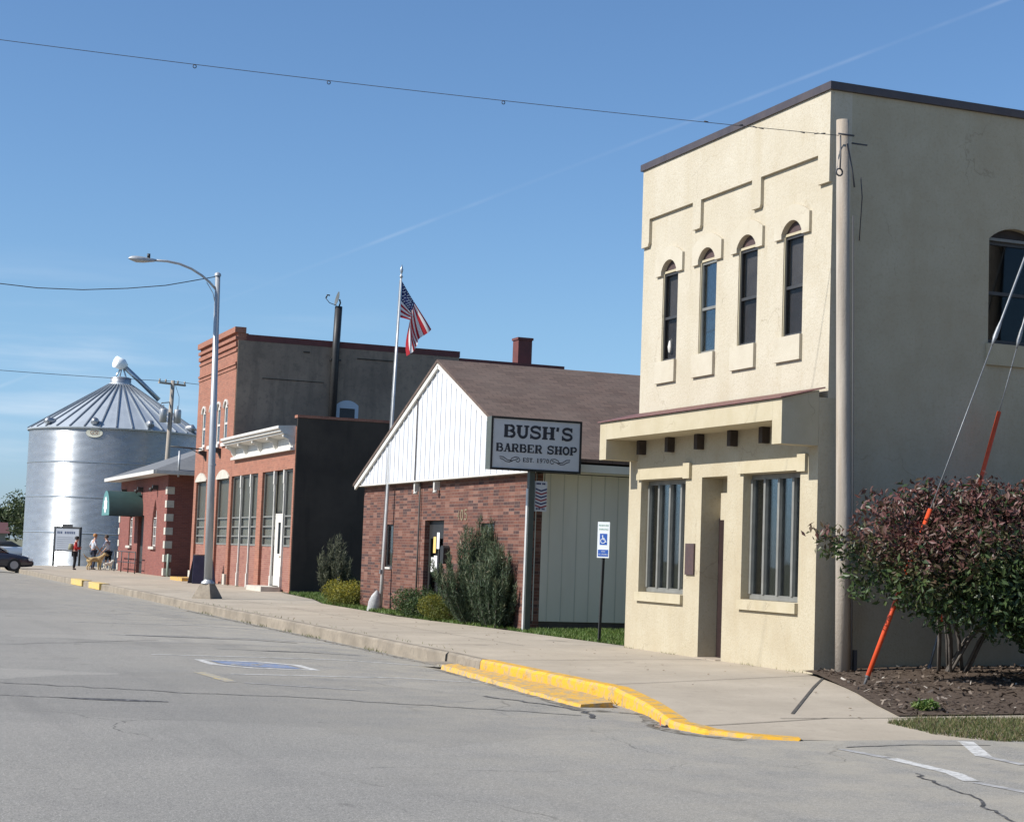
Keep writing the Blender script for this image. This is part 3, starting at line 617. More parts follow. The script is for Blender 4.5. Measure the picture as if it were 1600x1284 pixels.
pos = [(12.72 - abs(nr.normal(0, .03)), y, .17) for y in np.concatenate([nr.normal(c_, .16, 26) for c_ in (21.1, 22.4, 24.9, 26.3)])] + [(14.12 - abs(nr.normal(0, .05)), y, .2) for y in np.concatenate([nr.normal(c_, .2, 26) for c_ in (55.2, 58.8, 61.9, 63.4)])] + [(x, y, hgt(x, y)) for x, y in zip(nr.normal(9.33, .03, 90), nr.uniform(25, 45, 90))]
tag(blades(np.array(pos), .055, .012, .9, lambda P, r: r).build('wall_weeds', MT['weed'], weld=False), kind='stuff')

# lawn between the buildings
MT['grass'] = leafmat('lawn_grass', [(0, (.06, .115, .018)), (.5, (.10, .17, .03)), (1, (.17, .20, .06))])
def lawn(poly, dens, h, name, m=None, soil=None, w=.012, lean=.7):
    gridsheet(poly, hgt, 2.0, soil or MT['soil'], name + '_soil', zoff=-.012)
    xs = [p[0] for p in poly]; ys = [p[1] for p in poly]; area = abs(sum(poly[i][0] * poly[(i + 1) % len(poly)][1] - poly[(i + 1) % len(poly)][0] * poly[i][1] for i in range(len(poly)))) / 2
    n = int(area * dens * (max(xs) - min(xs)) * (max(ys) - min(ys)) / area)
    P = np.stack([nr.uniform(min(xs), max(xs), n), nr.uniform(min(ys), max(ys), n)], 1)
    ins = np.zeros(n, bool); k = len(poly)
    for i in range(k):
        (x1, y1), (x2, y2) = poly[i], poly[(i + 1) % k]
        c = ((y1 > P[:, 1]) != (y2 > P[:, 1])) & (P[:, 0] < (x2 - x1) * (P[:, 1] - y1) / (y2 - y1 + 1e-12) + x1); ins ^= c
    P = P[ins]; P3 = np.column_stack([P, [hgt(x, y) - .01 for x, y in P]])
    return tag(blades(P3, h, w, lean, lambda Q, r: r).build(name, m or MT['grass'], weld=False), kind='stuff')
lawn([(13.0, 27.1), (17.0, 27.1), (17.0, 32.4), (12.85, 32.4), (12.8, 30)], 900, .06, 'lawn_grass', w=.02)
lawn([(12.6, 38.0), (13.3, 38), (13.3, 44.1), (16, 44.1), (18, 54.7), (14.1, 54.7), (13.45, 49), (12.8, 45.7), (12.65, 42)], 420, .08, 'lawn_grass', w=.03)
lawn([(12.75, 32.9), (13.25, 32.9), (13.25, 38), (12.5, 38), (12.55, 35.5)], 600, .07, 'lawn_grass', w=.02)
mb = MB(); mb.box(13.05, 16.5, 26.82, 27.35, .05, .19); struct('path', mb, MT['concrete'])
MT['rough_grass'] = leafmat('dry_verge_grass', [(0, (.055, .085, .02)), (.45, (.10, .125, .035)), (.75, (.20, .17, .08)), (1, (.26, .19, .12))])
verge = [(10.45, 15.5), (11.1, 15.75), (12.5, 15.65), (16, 15.75), (40, 15.9), (40, 14.15), (16, 14.1), (12.2, 14.15), (11.0, 14.25), (10.5, 14.75)]
lawn(verge[:3] + [(16, 15.75), (16, 14.1)] + verge[7:], 3200, .062, 'verge_grass', MT['rough_grass'], w=.011, lean=.9)
# mulch bed
def mh(x, y): return hgt(x, y) + .01 + .09 * max(0, min(1, (x - 11.6) / 2.5)) * max(0, min(1, (y - 15.9) / 1.6))
MUL = [(12.6, 20.68), (12.42, 20.0), (11.7, 18.0), (11.25, 16.9), (10.9, 15.93), (12.6, 15.98), (15.0, 16.38), (24, 16.6), (24, 20.66)]
gridsheet(MUL, mh, .35, MT['mulch'], 'mulch_bed')
n = 2600; P = np.stack([nr.uniform(11, 17, n), nr.uniform(15.95, 20.6, n)], 1)
keep = P[:, 0] > np.interp(P[:, 1], [15.93, 16.9, 18, 20, 20.68], [10.95, 11.3, 11.78, 12.48, 12.65]); P = P[keep]; n = len(P)
P3 = np.column_stack([P, [mh(x, y) + .012 for x, y in P]]); a = nr.normal(size=(n, 3)); a[:, 2] *= .35; a /= np.linalg.norm(a, axis=1)[:, None]; b = np.cross(a, nr.normal(size=(n, 3)) * .5 + [0, 0, 1]); b /= np.linalg.norm(b, axis=1)[:, None]
L = nr.uniform(.012, .05, n)[:, None]; wv = nr.uniform(.006, .016, n)[:, None]
mb = MB(); V = np.stack([P3 - a * L - b * wv, P3 + a * L - b * wv, P3 + a * L + b * wv, P3 - a * L + b * wv], 1).reshape(-1, 3); mb.v = [tuple(q) for q in V.tolist()]; mb.f = [(4 * i, 4 * i + 1, 4 * i + 2, 4 * i + 3) for i in range(n)]; mb.m = [0] * n; mb.sm = [False] * n
mb.leaf = np.repeat(nr.random(n), 4)
MT['chips'] = leafmat('mulch_chips', [(0, (.045, .032, .024)), (.6, (.095, .07, .052)), (.92, (.17, .13, .095)), (1, (.46, .42, .36))], trans=.0)
tag(mb.build('mulch_chips', MT['chips'], weld=False), kind='stuff')
mb = leaves([(11.55, 16.35, mh(11.55, 16.35) + .05, .16, .12, .06)], 160, .05, lambda P, r: r, .5)
tag(mb.build('weed_plant', MT['grass'], weld=False), 'small green weed sprouting at the edge of the mulch bed', 'weed')

# ================================================================== CREAM STUCCO BUILDING
XL, XU, YS, YN = 12.75, 12.89, 20.65, 26.65
B1 = thing('stucco_building', 'two storey cream stucco building with four arched windows and a canopy', 'building', (XL, YS, .1))
UPW = [(25.33, 25.88), (24.0, 24.56), (22.71, 23.29), (21.39, 21.95)]
mb = MB()
holes = [arch(a, b, 4.98, 6.5, 6.67) for a, b in UPW]
mb.wall(rect(YS, YN, 4.0, 8.36), holes, FX(XU), .3); mb.build('upper_front', MT['stucco_pale'], B1); mb = MB()
DOOR = [(23.29, .0), (24.04, .0), (24.04, 2.985), (23.22, 2.985), (23.22, 2.725), (23.41, 2.725), (23.41, 2.315), (23.29, 2.315)]
SHOP = [(24.585, 26.2), (21.11, 22.73)]
low = [(YS, -.05), (23.29, -.05)] + DOOR[7:8] + DOOR[6:7] + DOOR[5:6] + DOOR[4:5] + DOOR[3:4] + DOOR[2:3] + [(24.04, -.05), (26.67, -.05), (26.67, 4.0), (YS, 4.0)]
mb.wall(low, [rect(a, b, 1.14, 2.99) for a, b in SHOP], FX(XL), .33)
SW = arch(15.56, 16.5, 4.98, 6.52, 6.7)
mb.wall(rect(XU + .3, 30, 4.0, 8.36), [SW, arch(19.6, 20.54, 4.98, 6.52, 6.7), arch(23.8, 24.74, 4.98, 6.52, 6.7)], FY(YS), .3)
mb.wall(rect(XL + .33, 30, -.05, 4.0), [], FY(YS), .3)
mb.box(XU + .3, 30, YN - .3, YN, -.05, 8.36); mb.box(29.7, 30, YS + .3, YN - .3, -.05, 8.36)
mb.box(XU + .3, 29.7, YS + .3, YN - .3, 8.0, 8.1)
# recess walls behind the doorway
mb.box(XL + .33, 13.7, 24.04, 24.2, -.05, 3.2); mb.box(XL + .33, 13.7, 23.0, 23.22, -.05, 3.2); mb.box(XL + .33, 13.7, 23.22, 24.04, 2.99, 3.2)
mb.wall(rect(23.22, 24.04, 2.36, 2.99), [], FX(13.12), .15)
mb.build('wall', MT['stucco'], B1)
# raised parapet relief with four drops
mb = MB(); z0, z1 = 7.48, 7.05
pp = [(YS + .003, 8.36), (YS + .003, z1), (20.96, z1), (20.96, z0), (22.57, z0), (22.57, z1 + .02), (22.6, z1 - .03), (22.84, z1 - .03), (22.84, z0), (24.49, z0), (24.49, z1 + .02), (24.52, z1 - .03), (24.77, z1 - .03), (24.77, z0), (26.36, z0), (26.36, z1 + .03), (26.4, z1 - .04), (YN - .003, z1 - .04), (YN - .003, 8.36)]
mb.wall(pp, [], FX(XU - .055), .053)
mb.build('parapet_relief', MT['stucco_pale'], B1)
mb = MB(); mb.box(XU - .09, XU + .35, YS - .05, YN + .05, 8.362, 8.475); mb.box(XU + .35, 30.05, YS - .05, YS + .35, 8.362, 8.475); mb.box(XU + .35, 30.05, YN - .3, YN + .05, 8.362, 8.475)
mb.build('coping', MT['coping'], B1)
for i, (a, b) in enumerate(UPW):
    c = (a + b) / 2
    mb = MB(); outer = [(c - .49, 6.43), (c - .49, 6.73)] + [(c + q, 6.73 + .17 * math.cos(q / .49 * math.pi / 2)) for q in np.linspace(-.4, .4, 9)] + [(c + .49, 6.73), (c + .49, 6.43)]
    inn = arch(a, b, 6.43, 6.5, 6.67)
    ring = outer + [(b, 6.43)] + list(reversed([p for p in inn[2:]]))[::-1] + [(a, 6.43)]
    mb.wall(outer[::1] + [(b, 6.43)] + inn[2:] + [(a, 6.43)], [], FX(XU - .045), .043)
    mb.build('window_hood', MT['pale_trim'], B1)
    mb = MB(); mb.wall(rect(a - .02, b + .14, 4.61, 4.975), [], FX(XU - .05), .048); mb.build('window_apron', MT['pale_trim'], B1)
    mb = MB(); x = XU + .04
    mb.box(x, x + .05, a, a + .03, 4.985, 6.46); mb.box(x, x + .05, b - .03, b, 4.985, 6.46); mb.box(x, x + .05, a + .03, b - .03, 4.985, 5.02); mb.box(x, x + .05, a + .03, b - .03, 6.42, 6.46)
    mb.box(x + .005, x + .045, a + .03, b - .03, 5.68, 5.725)
    w = mb.build('window', MT['gray_frame'] if i == 1 else MT['dark_frame'], B1)
    mb = MB(); mb.box(x + .025, x + .03, a + .031, b - .031, 5.021, 5.679); mb.box(x + .025, x + .03, a + .031, b - .031, 5.726, 6.419); mb.build('pane', MT['glass'] if i == 1 else MT['screen'], w)
    mb = MB(); mb.sheet(rect(a, b, 4.99, 6.5), lambda u, v: (x + .09, u, v)); mb.build('blind', [MT['shade'], MT['inside'], MT['shade'], MT['shade']][i], w)
    if i == 0:
        mb = MB(); mb.lathe([(0, 0), (.045, .03), (.06, .12), (.04, .22), (0, .27)], (x + .06, b - .17, 5.1), 10); mb.build('window_ornament', MT['white_paint'], w)
    if i != 1:
        mb = MB(); mb.sheet(rect(a + .03, b - .03, 5.0, 5.7), lambda u, v: (x + .075, u, v)); mb.build('lower_screen', MT['screen_cloth'], w)
    mb = MB(); mb.wall(arch(a, b, 6.465, 6.501, 6.665), [], FX(x + .005), .03); mb.build('arch_panel', MT['plaque'], w)
    mb = MB(); mb.box(XU + .02, x + .019, a + .004, b - .004, 6.462, 6.50); mb.build('head_strip', MT['stucco_trim'], w)
    mb = MB(); mb.box(XU + .015, x, b - .018, b - .001, 4.985, 6.46); mb.build('jamb_strip', MT['stucco_trim'], w)
def side_window(a, b):
    mb = MB(); y = YS + .1
    mb.box(a, a + .05, y, y + .06, 4.985, 6.5); mb.box(b - .05, b, y, y + .06, 4.985, 6.5); mb.box(a + .05, b - .05, y, y + .06, 4.985, 5.05); mb.box(a + .05, b - .05, y, y + .06, 5.71, 5.76); mb.box(a + .05, b - .05, y, y + .06, 6.45, 6.5)
    w = mb.build('window', MT['dark_frame'], B1)
    mb = MB(); mb.box(a + .051, b - .051, y + .025, y + .03, 5.051, 5.709); mb.box(a + .051, b - .051, y + .025, y + .03, 5.761, 6.449); mb.build('pane', MT['dark_glass'], w)
    mb = MB(); mb.sheet(rect(a, b, 4.99, 6.68), lambda u, v: (u, y + .18, v)); mb.build('blind', MT['dark_frame'], w)
    mb = MB(); mb.box(a - .02, b + .02, y - .05, y - .002, 6.503, 6.545); mb.build('head_strip', MT['gray_frame'], w)
    mb = MB(); mb.wall(arch(a + .002, b - .002, 6.546, 6.56, 6.69), [], FY(y + .01), .03); mb.build('arch_panel', MT['beam'], w)
    mb = MB(); mb.box(a - .04, b + .04, YS - .045, YS - .002, 4.66, 4.975); mb.build('window_apron', MT['stucco_trim'], B1)
for a, b in ((15.56, 16.5), (19.6, 20.54), (23.8, 24.74)): side_window(a, b)
for i, (a, b) in enumerate(SHOP):
    x = XL + .15; mb = MB(); z0, z1 = 1.145, 2.985; n = 4
    mb.box(x, x + .07, a, b, z0, z0 + .075); mb.box(x, x + .07, a, b, z1 - .07, z1)
    for k in range(n + 1):
        c = a + (b - a) * k / n; c = min(max(c, a + .028), b - .028); mb.box(x - .02, x + .06, c - .028, c + .028, z0 + .075, z1 - .07)
    w = mb.build('shop_window', MT['gray_frame'], B1)
    mb = MB()
    for k in range(n):
        p0 = a + (b - a) * k / n + (.057 if k == 0 else .029); p1 = a + (b - a) * (k + 1) / n - (.057 if k == n - 1 else .029)
        mb.box(x + .03, x + .036, p0, p1, z0 + .076, z1 - .071)
    mb.build('pane', MT['glass'], w)
    mb = MB(); mb.sheet(rect(a - .1, b + .1, 1.0, 3.1), lambda u, v: (x + .75, u, v)); mb.poly([(x + .2, a - .1, 1.0), (x + .75, a - .1, 1.0), (x + .75, a - .1, 3.1), (x + .2, a - .1, 3.1)]); mb.poly([(x + .2, b + .1, 1.0), (x + .75, b + .1, 1.0), (x + .75, b + .1, 3.1), (x + .2, b + .1, 3.1)]); mb.poly([(x + .2, a - .1, 3.1), (x + .75, a - .1, 3.1), (x + .75, b + .1, 3.1), (x + .2, b + .1, 3.1)])
    mb.build('back_wall', MT['inside'], w)
    if i == 0:
        mb = MB(); 
        for k in range(26):
            u = a + .82 * (b - a) + .3 * k / 26; mb.box(x + .16 + .03 * math.sin(k * 1.9), x + .17 + .03 * math.sin(k * 1.9), u, u + .013, 1.3, 2.9)
        mb.build('curtain', MT['blind'], w)
    mb = MB(); mb.box(XL - .055, XL - .003, a - .01, b + .04, .99, 1.135); mb.build('window_sill', MT['stucco_trim'], B1)
    mb = MB(); mb.box(XL - .05, XL - .003, a + .02, b - .02, 3.0, 3.17); mb.box(XL - .053, XL - .003, a - .2, a + .018, 2.98, 3.225)
    mb.wall([(b - .018, 3.0), (b + .1, 3.0), (b + .1, 3.09), (b - .018, 3.17)], [], FX(XL - .05), .047); mb.build('window_hood', MT['stucco_trim'], B1)
# canopy
mb = MB(); xf = 12.16
mb.wall([(xf, 3.66), (xf, 3.95), (XL - .002, 4.10), (XL - .002, 3.66)], [], lambda u, v, d=0: (u, YS + .262 + d, v), 5.46)
for ya, yb in ((YS + .003, YS + .26), (26.374, 26.635)):
    mb.wall([(xf, 3.325), (xf, 3.95), (XL - .002, 4.10), (XL - .002, 3.325)], [], lambda u, v, d=0: (u, ya + d, v), yb - ya)
cn = mb.build('canopy', MT['stucco_trim'], B1)
mb = MB(); mb.hexa([(xf - .04, YS - .03, 3.953), (XU - .06, YS - .03, 4.128), (XU - .06, 26.68, 4.128), (xf - .04, 26.68, 3.953), (xf - .03, YS - .02, 3.97), (XU - .06, YS - .02, 4.148), (XU - .06, 26.67, 4.148), (xf - .03, 26.67, 3.97)]); mb.build('canopy_roof', MT['brownred'], cn)
for y in (26.1, 25.06, 24.05, 22.98, 22.03):
    mb = MB(); mb.box(12.62, XL - .004, y - .055, y + .055, 3.42, 3.655); mb.build('beam', MT['beam'], cn)
mb = MB(); mb.box(XL - .03, XL - .003, 24.2, 24.49, 1.46, 1.95); mb.build('plaque', MT['plaque'], B1)
mb = MB(); mb.box(13.07, 13.13, 23.25, 24.035, .2, 2.355)
dd = mb.build('door', MT['door_dark'], B1)
mb = MB(); mb.tube([(13.07, 23.42, 1.15), (12.98, 23.42, 1.15)], .03, 8); mb.build('handle', MT['steel'], dd)
mb = MB(); mb.box(12.66, 13.06, 23.295, 24.035, .05, .2); mb.build('doorstep', MT['concrete'], B1)

# stub pole, its wire and guys
PX, PY = 13.02, 20.33
p = thing('utility_pole', 'weathered wooden stub pole at the corner of the cream building', 'pole', (PX, PY, .1))
mb = MB(); mb.tube([(13.02, PY, .0), (12.97, PY, 2.5), (12.9, PY, 5.2), (12.83, PY, 7.85)], [.112, .103, .094, .086], 14); mb.build('pole_shaft', MT['wood_pole'], p)
mb = MB(); mb.tube([(12.7, PY - .11, 7.62), (12.95, PY - .11, 7.62)], .014, 6); mb.tube([(12.74, PY - .1, 7.6), (12.735, PY - .12, 7.3), (12.73, PY - .12, 7.12)], .012, 6)
mb.tube([(12.72 + .05 * math.cos(t), PY - .12, 7.08 + .05 * math.sin(t)) for t in np.linspace(0, 6.2, 12)], .012, 6); mb.build('wire_hook', MT['wire'], p)
mb = MB(); mb.tube([(12.85, PY - .105, 7.5), (12.93, PY - .11, 7.15), (12.98, PY - .1, 6.9)], .012, 6); mb.tube([(13.08, PY - .1, 7.05), (13.16, PY - .02, 6.8), (13.32, PY + .28, 6.25)], .008, 5); mb.build('drop_cable', MT['wire'], p)
mb = MB(); mb.box(13.12, 13.17, PY - .1, PY - .06, .15, .55); mb.build('ground_clamp', MT['wire'], p)
mb = MB(); mb.box(12.86, 12.9, PY - .128, PY - .118, 1.75, 1.83); mb.build('pole_tag', MT['steel'], p); mb = MB(); mb.box(12.88, 12.93, PY - .13, PY - .119, 2.0, 2.06); mb.build('pole_tag', MT['steel'], p)
mb = MB(); mb.tube([(13.08, PY - .11, .2), (13.04, PY - .105, 3), (12.97, PY - .098, 6.5)], .01, 5); mb.build('ground_wire', MT['wire'], p)
mb = MB(); mb.tube([(13.0, PY + .02, 7.55), (13.25, PY + .02, 7.55)], .012, 6); mb.build('bolt', MT['wire'], p)
def span(a, b, sag, n=28):
    a = Vector(a); b = Vector(b)
    return [a.lerp(b, t) - Vector((0, 0, 4 * sag * t * (1 - t))) for t in np.linspace(0, 1, n)]
mb = MB(); pts = span((12.72, 20.24, 7.6), (-9.5, 25.63, 8.95), .20, 40); mb.tube(pts, .0044, 6)
for k in range(30): mb.tube([pts[0].lerp(pts[5], k / 30) + Vector((0, 0, .012 * math.sin(k))), pts[0].lerp(pts[5], (k + .6) / 30) + Vector((0, 0, .012 * math.sin(k + 1)))],   .009, 4) if k in (2, 3, 5, 11, 12, 14, 19) else None
wv = mb.build('overhead_wire', MT['wire'], None, (12.72, 20.24, 7.6)); tag(wv, 'long dark overhead wire crossing the sky down to the stub pole', 'wire')
for t in (.4, .325, .215, ):
    q = pts[int(t * 39)]; mb = MB(); mb.tube([(q.x + .022 * math.cos(s_), q.y, q.z - .026 + .022 * math.sin(s_)) for s_ in np.linspace(0, 6.28, 13)], .006, 5); mb.build('wire_loop', MT['wire'], wv)
def guy(loc, d, g0, g1, top, ins, label):
    b = Vector(loc); d = Vector(d); o = thing('guy_wire', label, 'guy wire', loc, group='guy wires with orange guards')
    at = lambda z: b + d * ((z - b.z) / d.z)
    mb = MB(); mb.tube([at(b.z - .05), at(g0 + .3)], .018, 8); mb.tube([at(b.z + .05) + Vector((0, 0, .0)), at(b.z + .16)], .03, 8); mb.build('anchor_rod', MT['guy'], o)
    mb = MB(); mb.tube([at(g0), at(g1)], .031, 10); mb.build('guard', MT['orange'], o)
    mb = MB(); mb.tube([at(g1 - .1), at(ins)], .007, 6); mb.build('strand', MT['guy'], o)
    mb = MB(); mb.tube([at(ins - .12), at(ins - .04), at(ins), at(ins + .12), at(ins + .22), at(top)], [.01, .024, .032, .028, .016, .016], 8); mb.build('strain_rod', MT['guy'], o)
    return at(top)
t1 = guy((12.25, 18.62, hgt(12.25, 18.62) + .06), (2.35, 0, 5.58), .32, 2.44, 9.2, 4.74, 'orange sleeved guy wire planted nearest the concrete walk')
t2 = guy((14.35, 20.3, .2), (1.54, 0, 4.99), .9, 3.95, 9.2, 5.0, 'orange sleeved guy wire rising from behind the burgundy bush')
up = thing('utility_pole', 'tall wooden pole beyond the bush carrying both guy wires', 'pole', (16.6, 19.3, .1))
mb = MB(); mb.tube([(16.6, 19.3, 0), (16.75, 19.4, 5), (16.9, 19.5, 9.8)], [.15, .135, .12], 12); mb.build('pole_shaft', MT['wood_pole'], up)
mb = MB(); mb.tube([t1, (16.85, 19.4, 9.4)], .009, 5); mb.tube([t2, (16.85, 19.4, 9.4)], .009, 5); mb.build('guy_tail', MT['guy'], up)

# burgundy bush
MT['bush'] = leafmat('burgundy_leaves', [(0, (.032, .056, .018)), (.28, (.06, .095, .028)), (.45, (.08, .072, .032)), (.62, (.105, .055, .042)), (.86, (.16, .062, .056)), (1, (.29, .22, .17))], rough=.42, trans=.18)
bu = thing('shrub', 'large burgundy leaved bush in front of the shaded stucco wall', 'bush', (14.4, 19.4, .2))
blobs = [(12.55, 18.7, 2.0, .5, .45, .55), (12.95, 18.6, 2.3, .55, .5, .5), (12.85, 18.3, 1.55, .55, .45, .5), (13.45, 18.4, 2.35, .65, .6, .5), (13.35, 18.1, 1.75, .6, .5, .6), (13.9, 18.2, 2.25, .7, .65, .6), (14.0, 18.0, 1.6, .75, .6, .65), (14.5, 18.2, 2.2, .75, .7, .6), (14.7, 18.0, 1.4, .85, .7, .8), (15.2, 18.1, 2.1, .8, .8, .6), (15.6, 17.9, 1.5, .9, .8, .9), (15.3, 17.6, .85, .8, .6, .55), (14.6, 17.9, .95, .55, .5, .4), (16.4, 18.0, 1.8, .9, .9, .9), (16.0, 17.4, .8, .9, .8, .7), (17.2, 18.0, 1.6, .9, .9, 1.0), (14.4, 19.2, 1.9, .9, .6, .7), (13.5, 19.2, 2.0, .7, .5, .6), (15.4, 19.2, 1.8, .9, .6, .8),
         (11.95, 18.75, 1.95, .33, .28, .24), (11.55, 18.6, 2.1, .22, .2, .12), (12.2, 18.6, 1.5, .3, .3, .3), (13.1, 18.1, 1.2, .4, .4, .3),
         (12.4, 18.8, 2.55, .2, .2, .18), (13.1, 18.5, 2.76, .22, .22, .14), (13.8, 18.3, 2.8, .2, .2, .18), (14.4, 18.2, 2.74, .2, .2, .18), (15.0, 18.1, 2.64, .22, .2, .2), (15.6, 18.0, 2.6, .2, .2, .22), (12.7, 17.9, 1.45, .2, .2, .2)]
blobs = [((b[0] + .34, b[1] + .5) if b[2] > 2.05 and b[0] > 12.3 else (b[0], b[1])) + tuple(b[2:]) for b in blobs]
blobs += [(13.75, 17.9, 1.15, .5, .45, .35), (14.3, 17.8, 1.05, .5, .45, .35), (14.9, 17.7, .95, .5, .45, .4), (15.5, 17.3, .6, .6, .5, .4)]
blobs += [(12.6, 18.2, 1.45, .3, .22, .3), (12.8, 18.15, 1.8, .34, .24, .3), (13.0, 18.2, 2.1, .3, .2, .2)]
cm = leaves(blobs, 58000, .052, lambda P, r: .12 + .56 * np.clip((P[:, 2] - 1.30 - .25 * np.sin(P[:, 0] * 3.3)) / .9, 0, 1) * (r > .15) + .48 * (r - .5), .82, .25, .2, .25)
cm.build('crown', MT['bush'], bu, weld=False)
mb = MB()
for k in range(15):
    a = k * 2.4; bx = 14.35 + .18 * math.cos(a); by = 19.75 + .14 * math.sin(a); tx = 14.3 + .85 * math.cos(a * 1.3); ty = 18.8 + .5 * math.sin(a * 1.3)
    mb.tube([(bx, by, .15), (bx + (tx - bx) * .22, by + (ty - by) * .25, .75), (bx + (tx - bx) * .6, by + (ty - by) * .6, 1.35), (tx, ty, 2.2)], [.024, .021, .016, .008], 7)
mb.build('trunk', MT['bark'], bu)

# ================================================================== BARBER SHOP BUILDING
BX, BY0, BY1 = 13.3, 32.5, 44.0
B2 = thing('brick_shop', 'one storey brick shop with a white ribbed gable and brown shingle roof', 'building', (BX, 38.2, .1))
DR = (37.6, 38.95); WN = [(41.38, 42.01, 1.27, 2.34), (34.4, 35.15, 1.0, 2.34)]
mb = MB(); mb.wall([(BY0, 0), (DR[0], 0), (DR[0], 2.42), (DR[1], 2.42), (DR[1], 0), (BY1, 0), (BY1, 3.345), (BY0, 3.345)], [rect(a, b, c, d) for a, b, c, d in WN], FX(BX), .3); mb.box(BX + .3, 27, BY1 - .3, BY1, 0, 3.345); mb.build('brick_wall', MT['barber_brick'], B2)
mb = MB(); mb.box(BX + .3, 27, BY0, BY0 + .25, .36, 3.36)
mb.build('side_siding', MT['panel'], B2)
k = BX + .15; mb = MB()
while k < 27: mb.box(k, k + .02, BY0 - .006, BY0 - .001, .37, 3.355); k += .305
mb.build('siding_groove', mat('groove_shadow', (.50, .49, .42), (.54, .53, .46), rough=.8), B2)
mb = MB(); mb.box(BX + .3, 27, BY0 + .03, BY0 + .26, -.05, .358); mb.build('foundation', MT['foundation'], B2)
# gable
mb = MB(); GX = BX - .17; ap = (37.8, 6.06); eL = (44.15, 3.36); eR = (31.45, 3.36)
mb.wall([(32.12, 3.36), eL, ap, (32.12, 3.646)], [], FX(GX), .16); slope = .425; y = 32.25
while y < 44.1:
    t = 6.06 - slope * abs(y - 37.8) - .05; mb.box(GX - .018, GX - .0005, y, y + .05, 3.375, max(t, 3.39)); y += .335
mb.build('gable_panel', MT['white_siding'], B2)
mb = MB()
for e, dz in ((eL, -.03), ((32.12, 3.646), -.075)): mb.bar((GX - .045, e[0], e[1] + dz), (GX - .045, ap[0], ap[1] + dz), .05, .17 if e is eL else .1, up=(0, 0, 1))
mb.box(GX - .03, BX - .012, 32.13, 44.1, 3.335, 3.358); mb.build('gable_trim', MT['white_paint'], B2)
mb = MB(); t = .07; x1 = 27.4
for sgn, e in ((1, eL), (-1, (32.16, 3.629))):
    a = (GX - .09, ap[0], ap[1] + .075); n = Vector((0, sgn * slope, 1)).normalized() * t; ey = e[0] + sgn * .08; ez = e[1] + .005 - slope * .08
    P = [Vector((GX - .09, ap[0], ap[1] + .01)), Vector((x1, ap[0], ap[1] + .01)), Vector((x1, ey, ez)), Vector((GX - .09, ey, ez))]
    mb.hexa(P + [q + Vector((0, 0, t)) for q in P])
mb.build('roof', MT['shingle'], B2)
mb = MB(); mb.box(GX + .2, x1, 32.06, 32.17, 3.40, 3.555); mb.box(GX + .2, x1, 32.17, BY0 - .02, 3.375, 3.395); mb.build('gutter', MT['panel'], B2)
mb = MB(); mb.tube([(BX - .05, 39.27, .1), (BX - .05, 39.27, 3.33)], .022, 6); mb.tube([(GX - .03, 39.27, 3.37), (GX - .03, 39.27, 5.55)], .012, 6); mb.build('conduit', MT['foundation'], B2)
for y in (39.45, 38.02):
    mb = MB(); mb.box(BX - .14, BX - .002, y - .045, y + .045, 3.12, 3.32); mb.tube([(BX - .09, y, 3.12), (BX - .1, y, 3.05)], [.05, .065], 8); mb.build('wall_light', MT['white_paint'], B2)
mb = MB(); x = BX + .12
mb.box(x, x + .08, DR[0], DR[0] + .12, .1, 2.42); mb.box(x, x + .08, DR[1] - .12, DR[1], .1, 2.42); mb.box(x, x + .08, DR[0] + .12, DR[1] - .12, 2.0, 2.42); mb.box(x, x + .08, DR[0] + .12, DR[1] - .12, .1, .45); mb.box(x, x + .08, DR[0] + .62, DR[0] + .7, .45, 2.0)
dd = mb.build('door', MT['black'], B2)
mb = MB(); mb.box(x + .03, x + .04, DR[0] + .121, DR[0] + .619, .451, 1.999); mb.box(x + .03, x + .04, DR[0] + .701, DR[1] - .121, .451, 1.999); mb.build('pane', MT['dark_glass'], dd)
mb = MB(); mb.sheet(rect(DR[0], DR[1], .1, 2.4), lambda u, v: (x + .5, u, v)); mb.build('interior', MT['inside'], dd)
MT['paper'] = mat('white_paper', (.72, .72, .70), rough=.8); MT['paper_y'] = mat('yellow_paper', (.72, .5, .16), rough=.8)
for u0, u1, v0, v1, m_ in ((38.18, 38.36, 1.76, 2.14, MT['paper']), (38.42, 38.60, 1.66, 2.04, MT['paper_y']), (38.3, 38.52, 1.26, 1.6, MT['paper']), (38.54, 38.72, 1.22, 1.56, MT['paper'])):
    mb = MB(); mb.box(x - .012, x - .004, u0, u1, v0, v1); mb.build('notice', m_, dd)
mb = MB(); mb.tube([(x - .05, DR[0] + .2, .95), (x - .05, DR[0] + .2, 1.15)], .015, 6); mb.build('handle', MT['steel'], dd)
mb = MB(); mb.wall(arch(37.12, 37.34, 1.42, 1.78, 1.84, 6), [], FX(BX - .16), .158); mb.build('mailbox', MT['black'], B2)
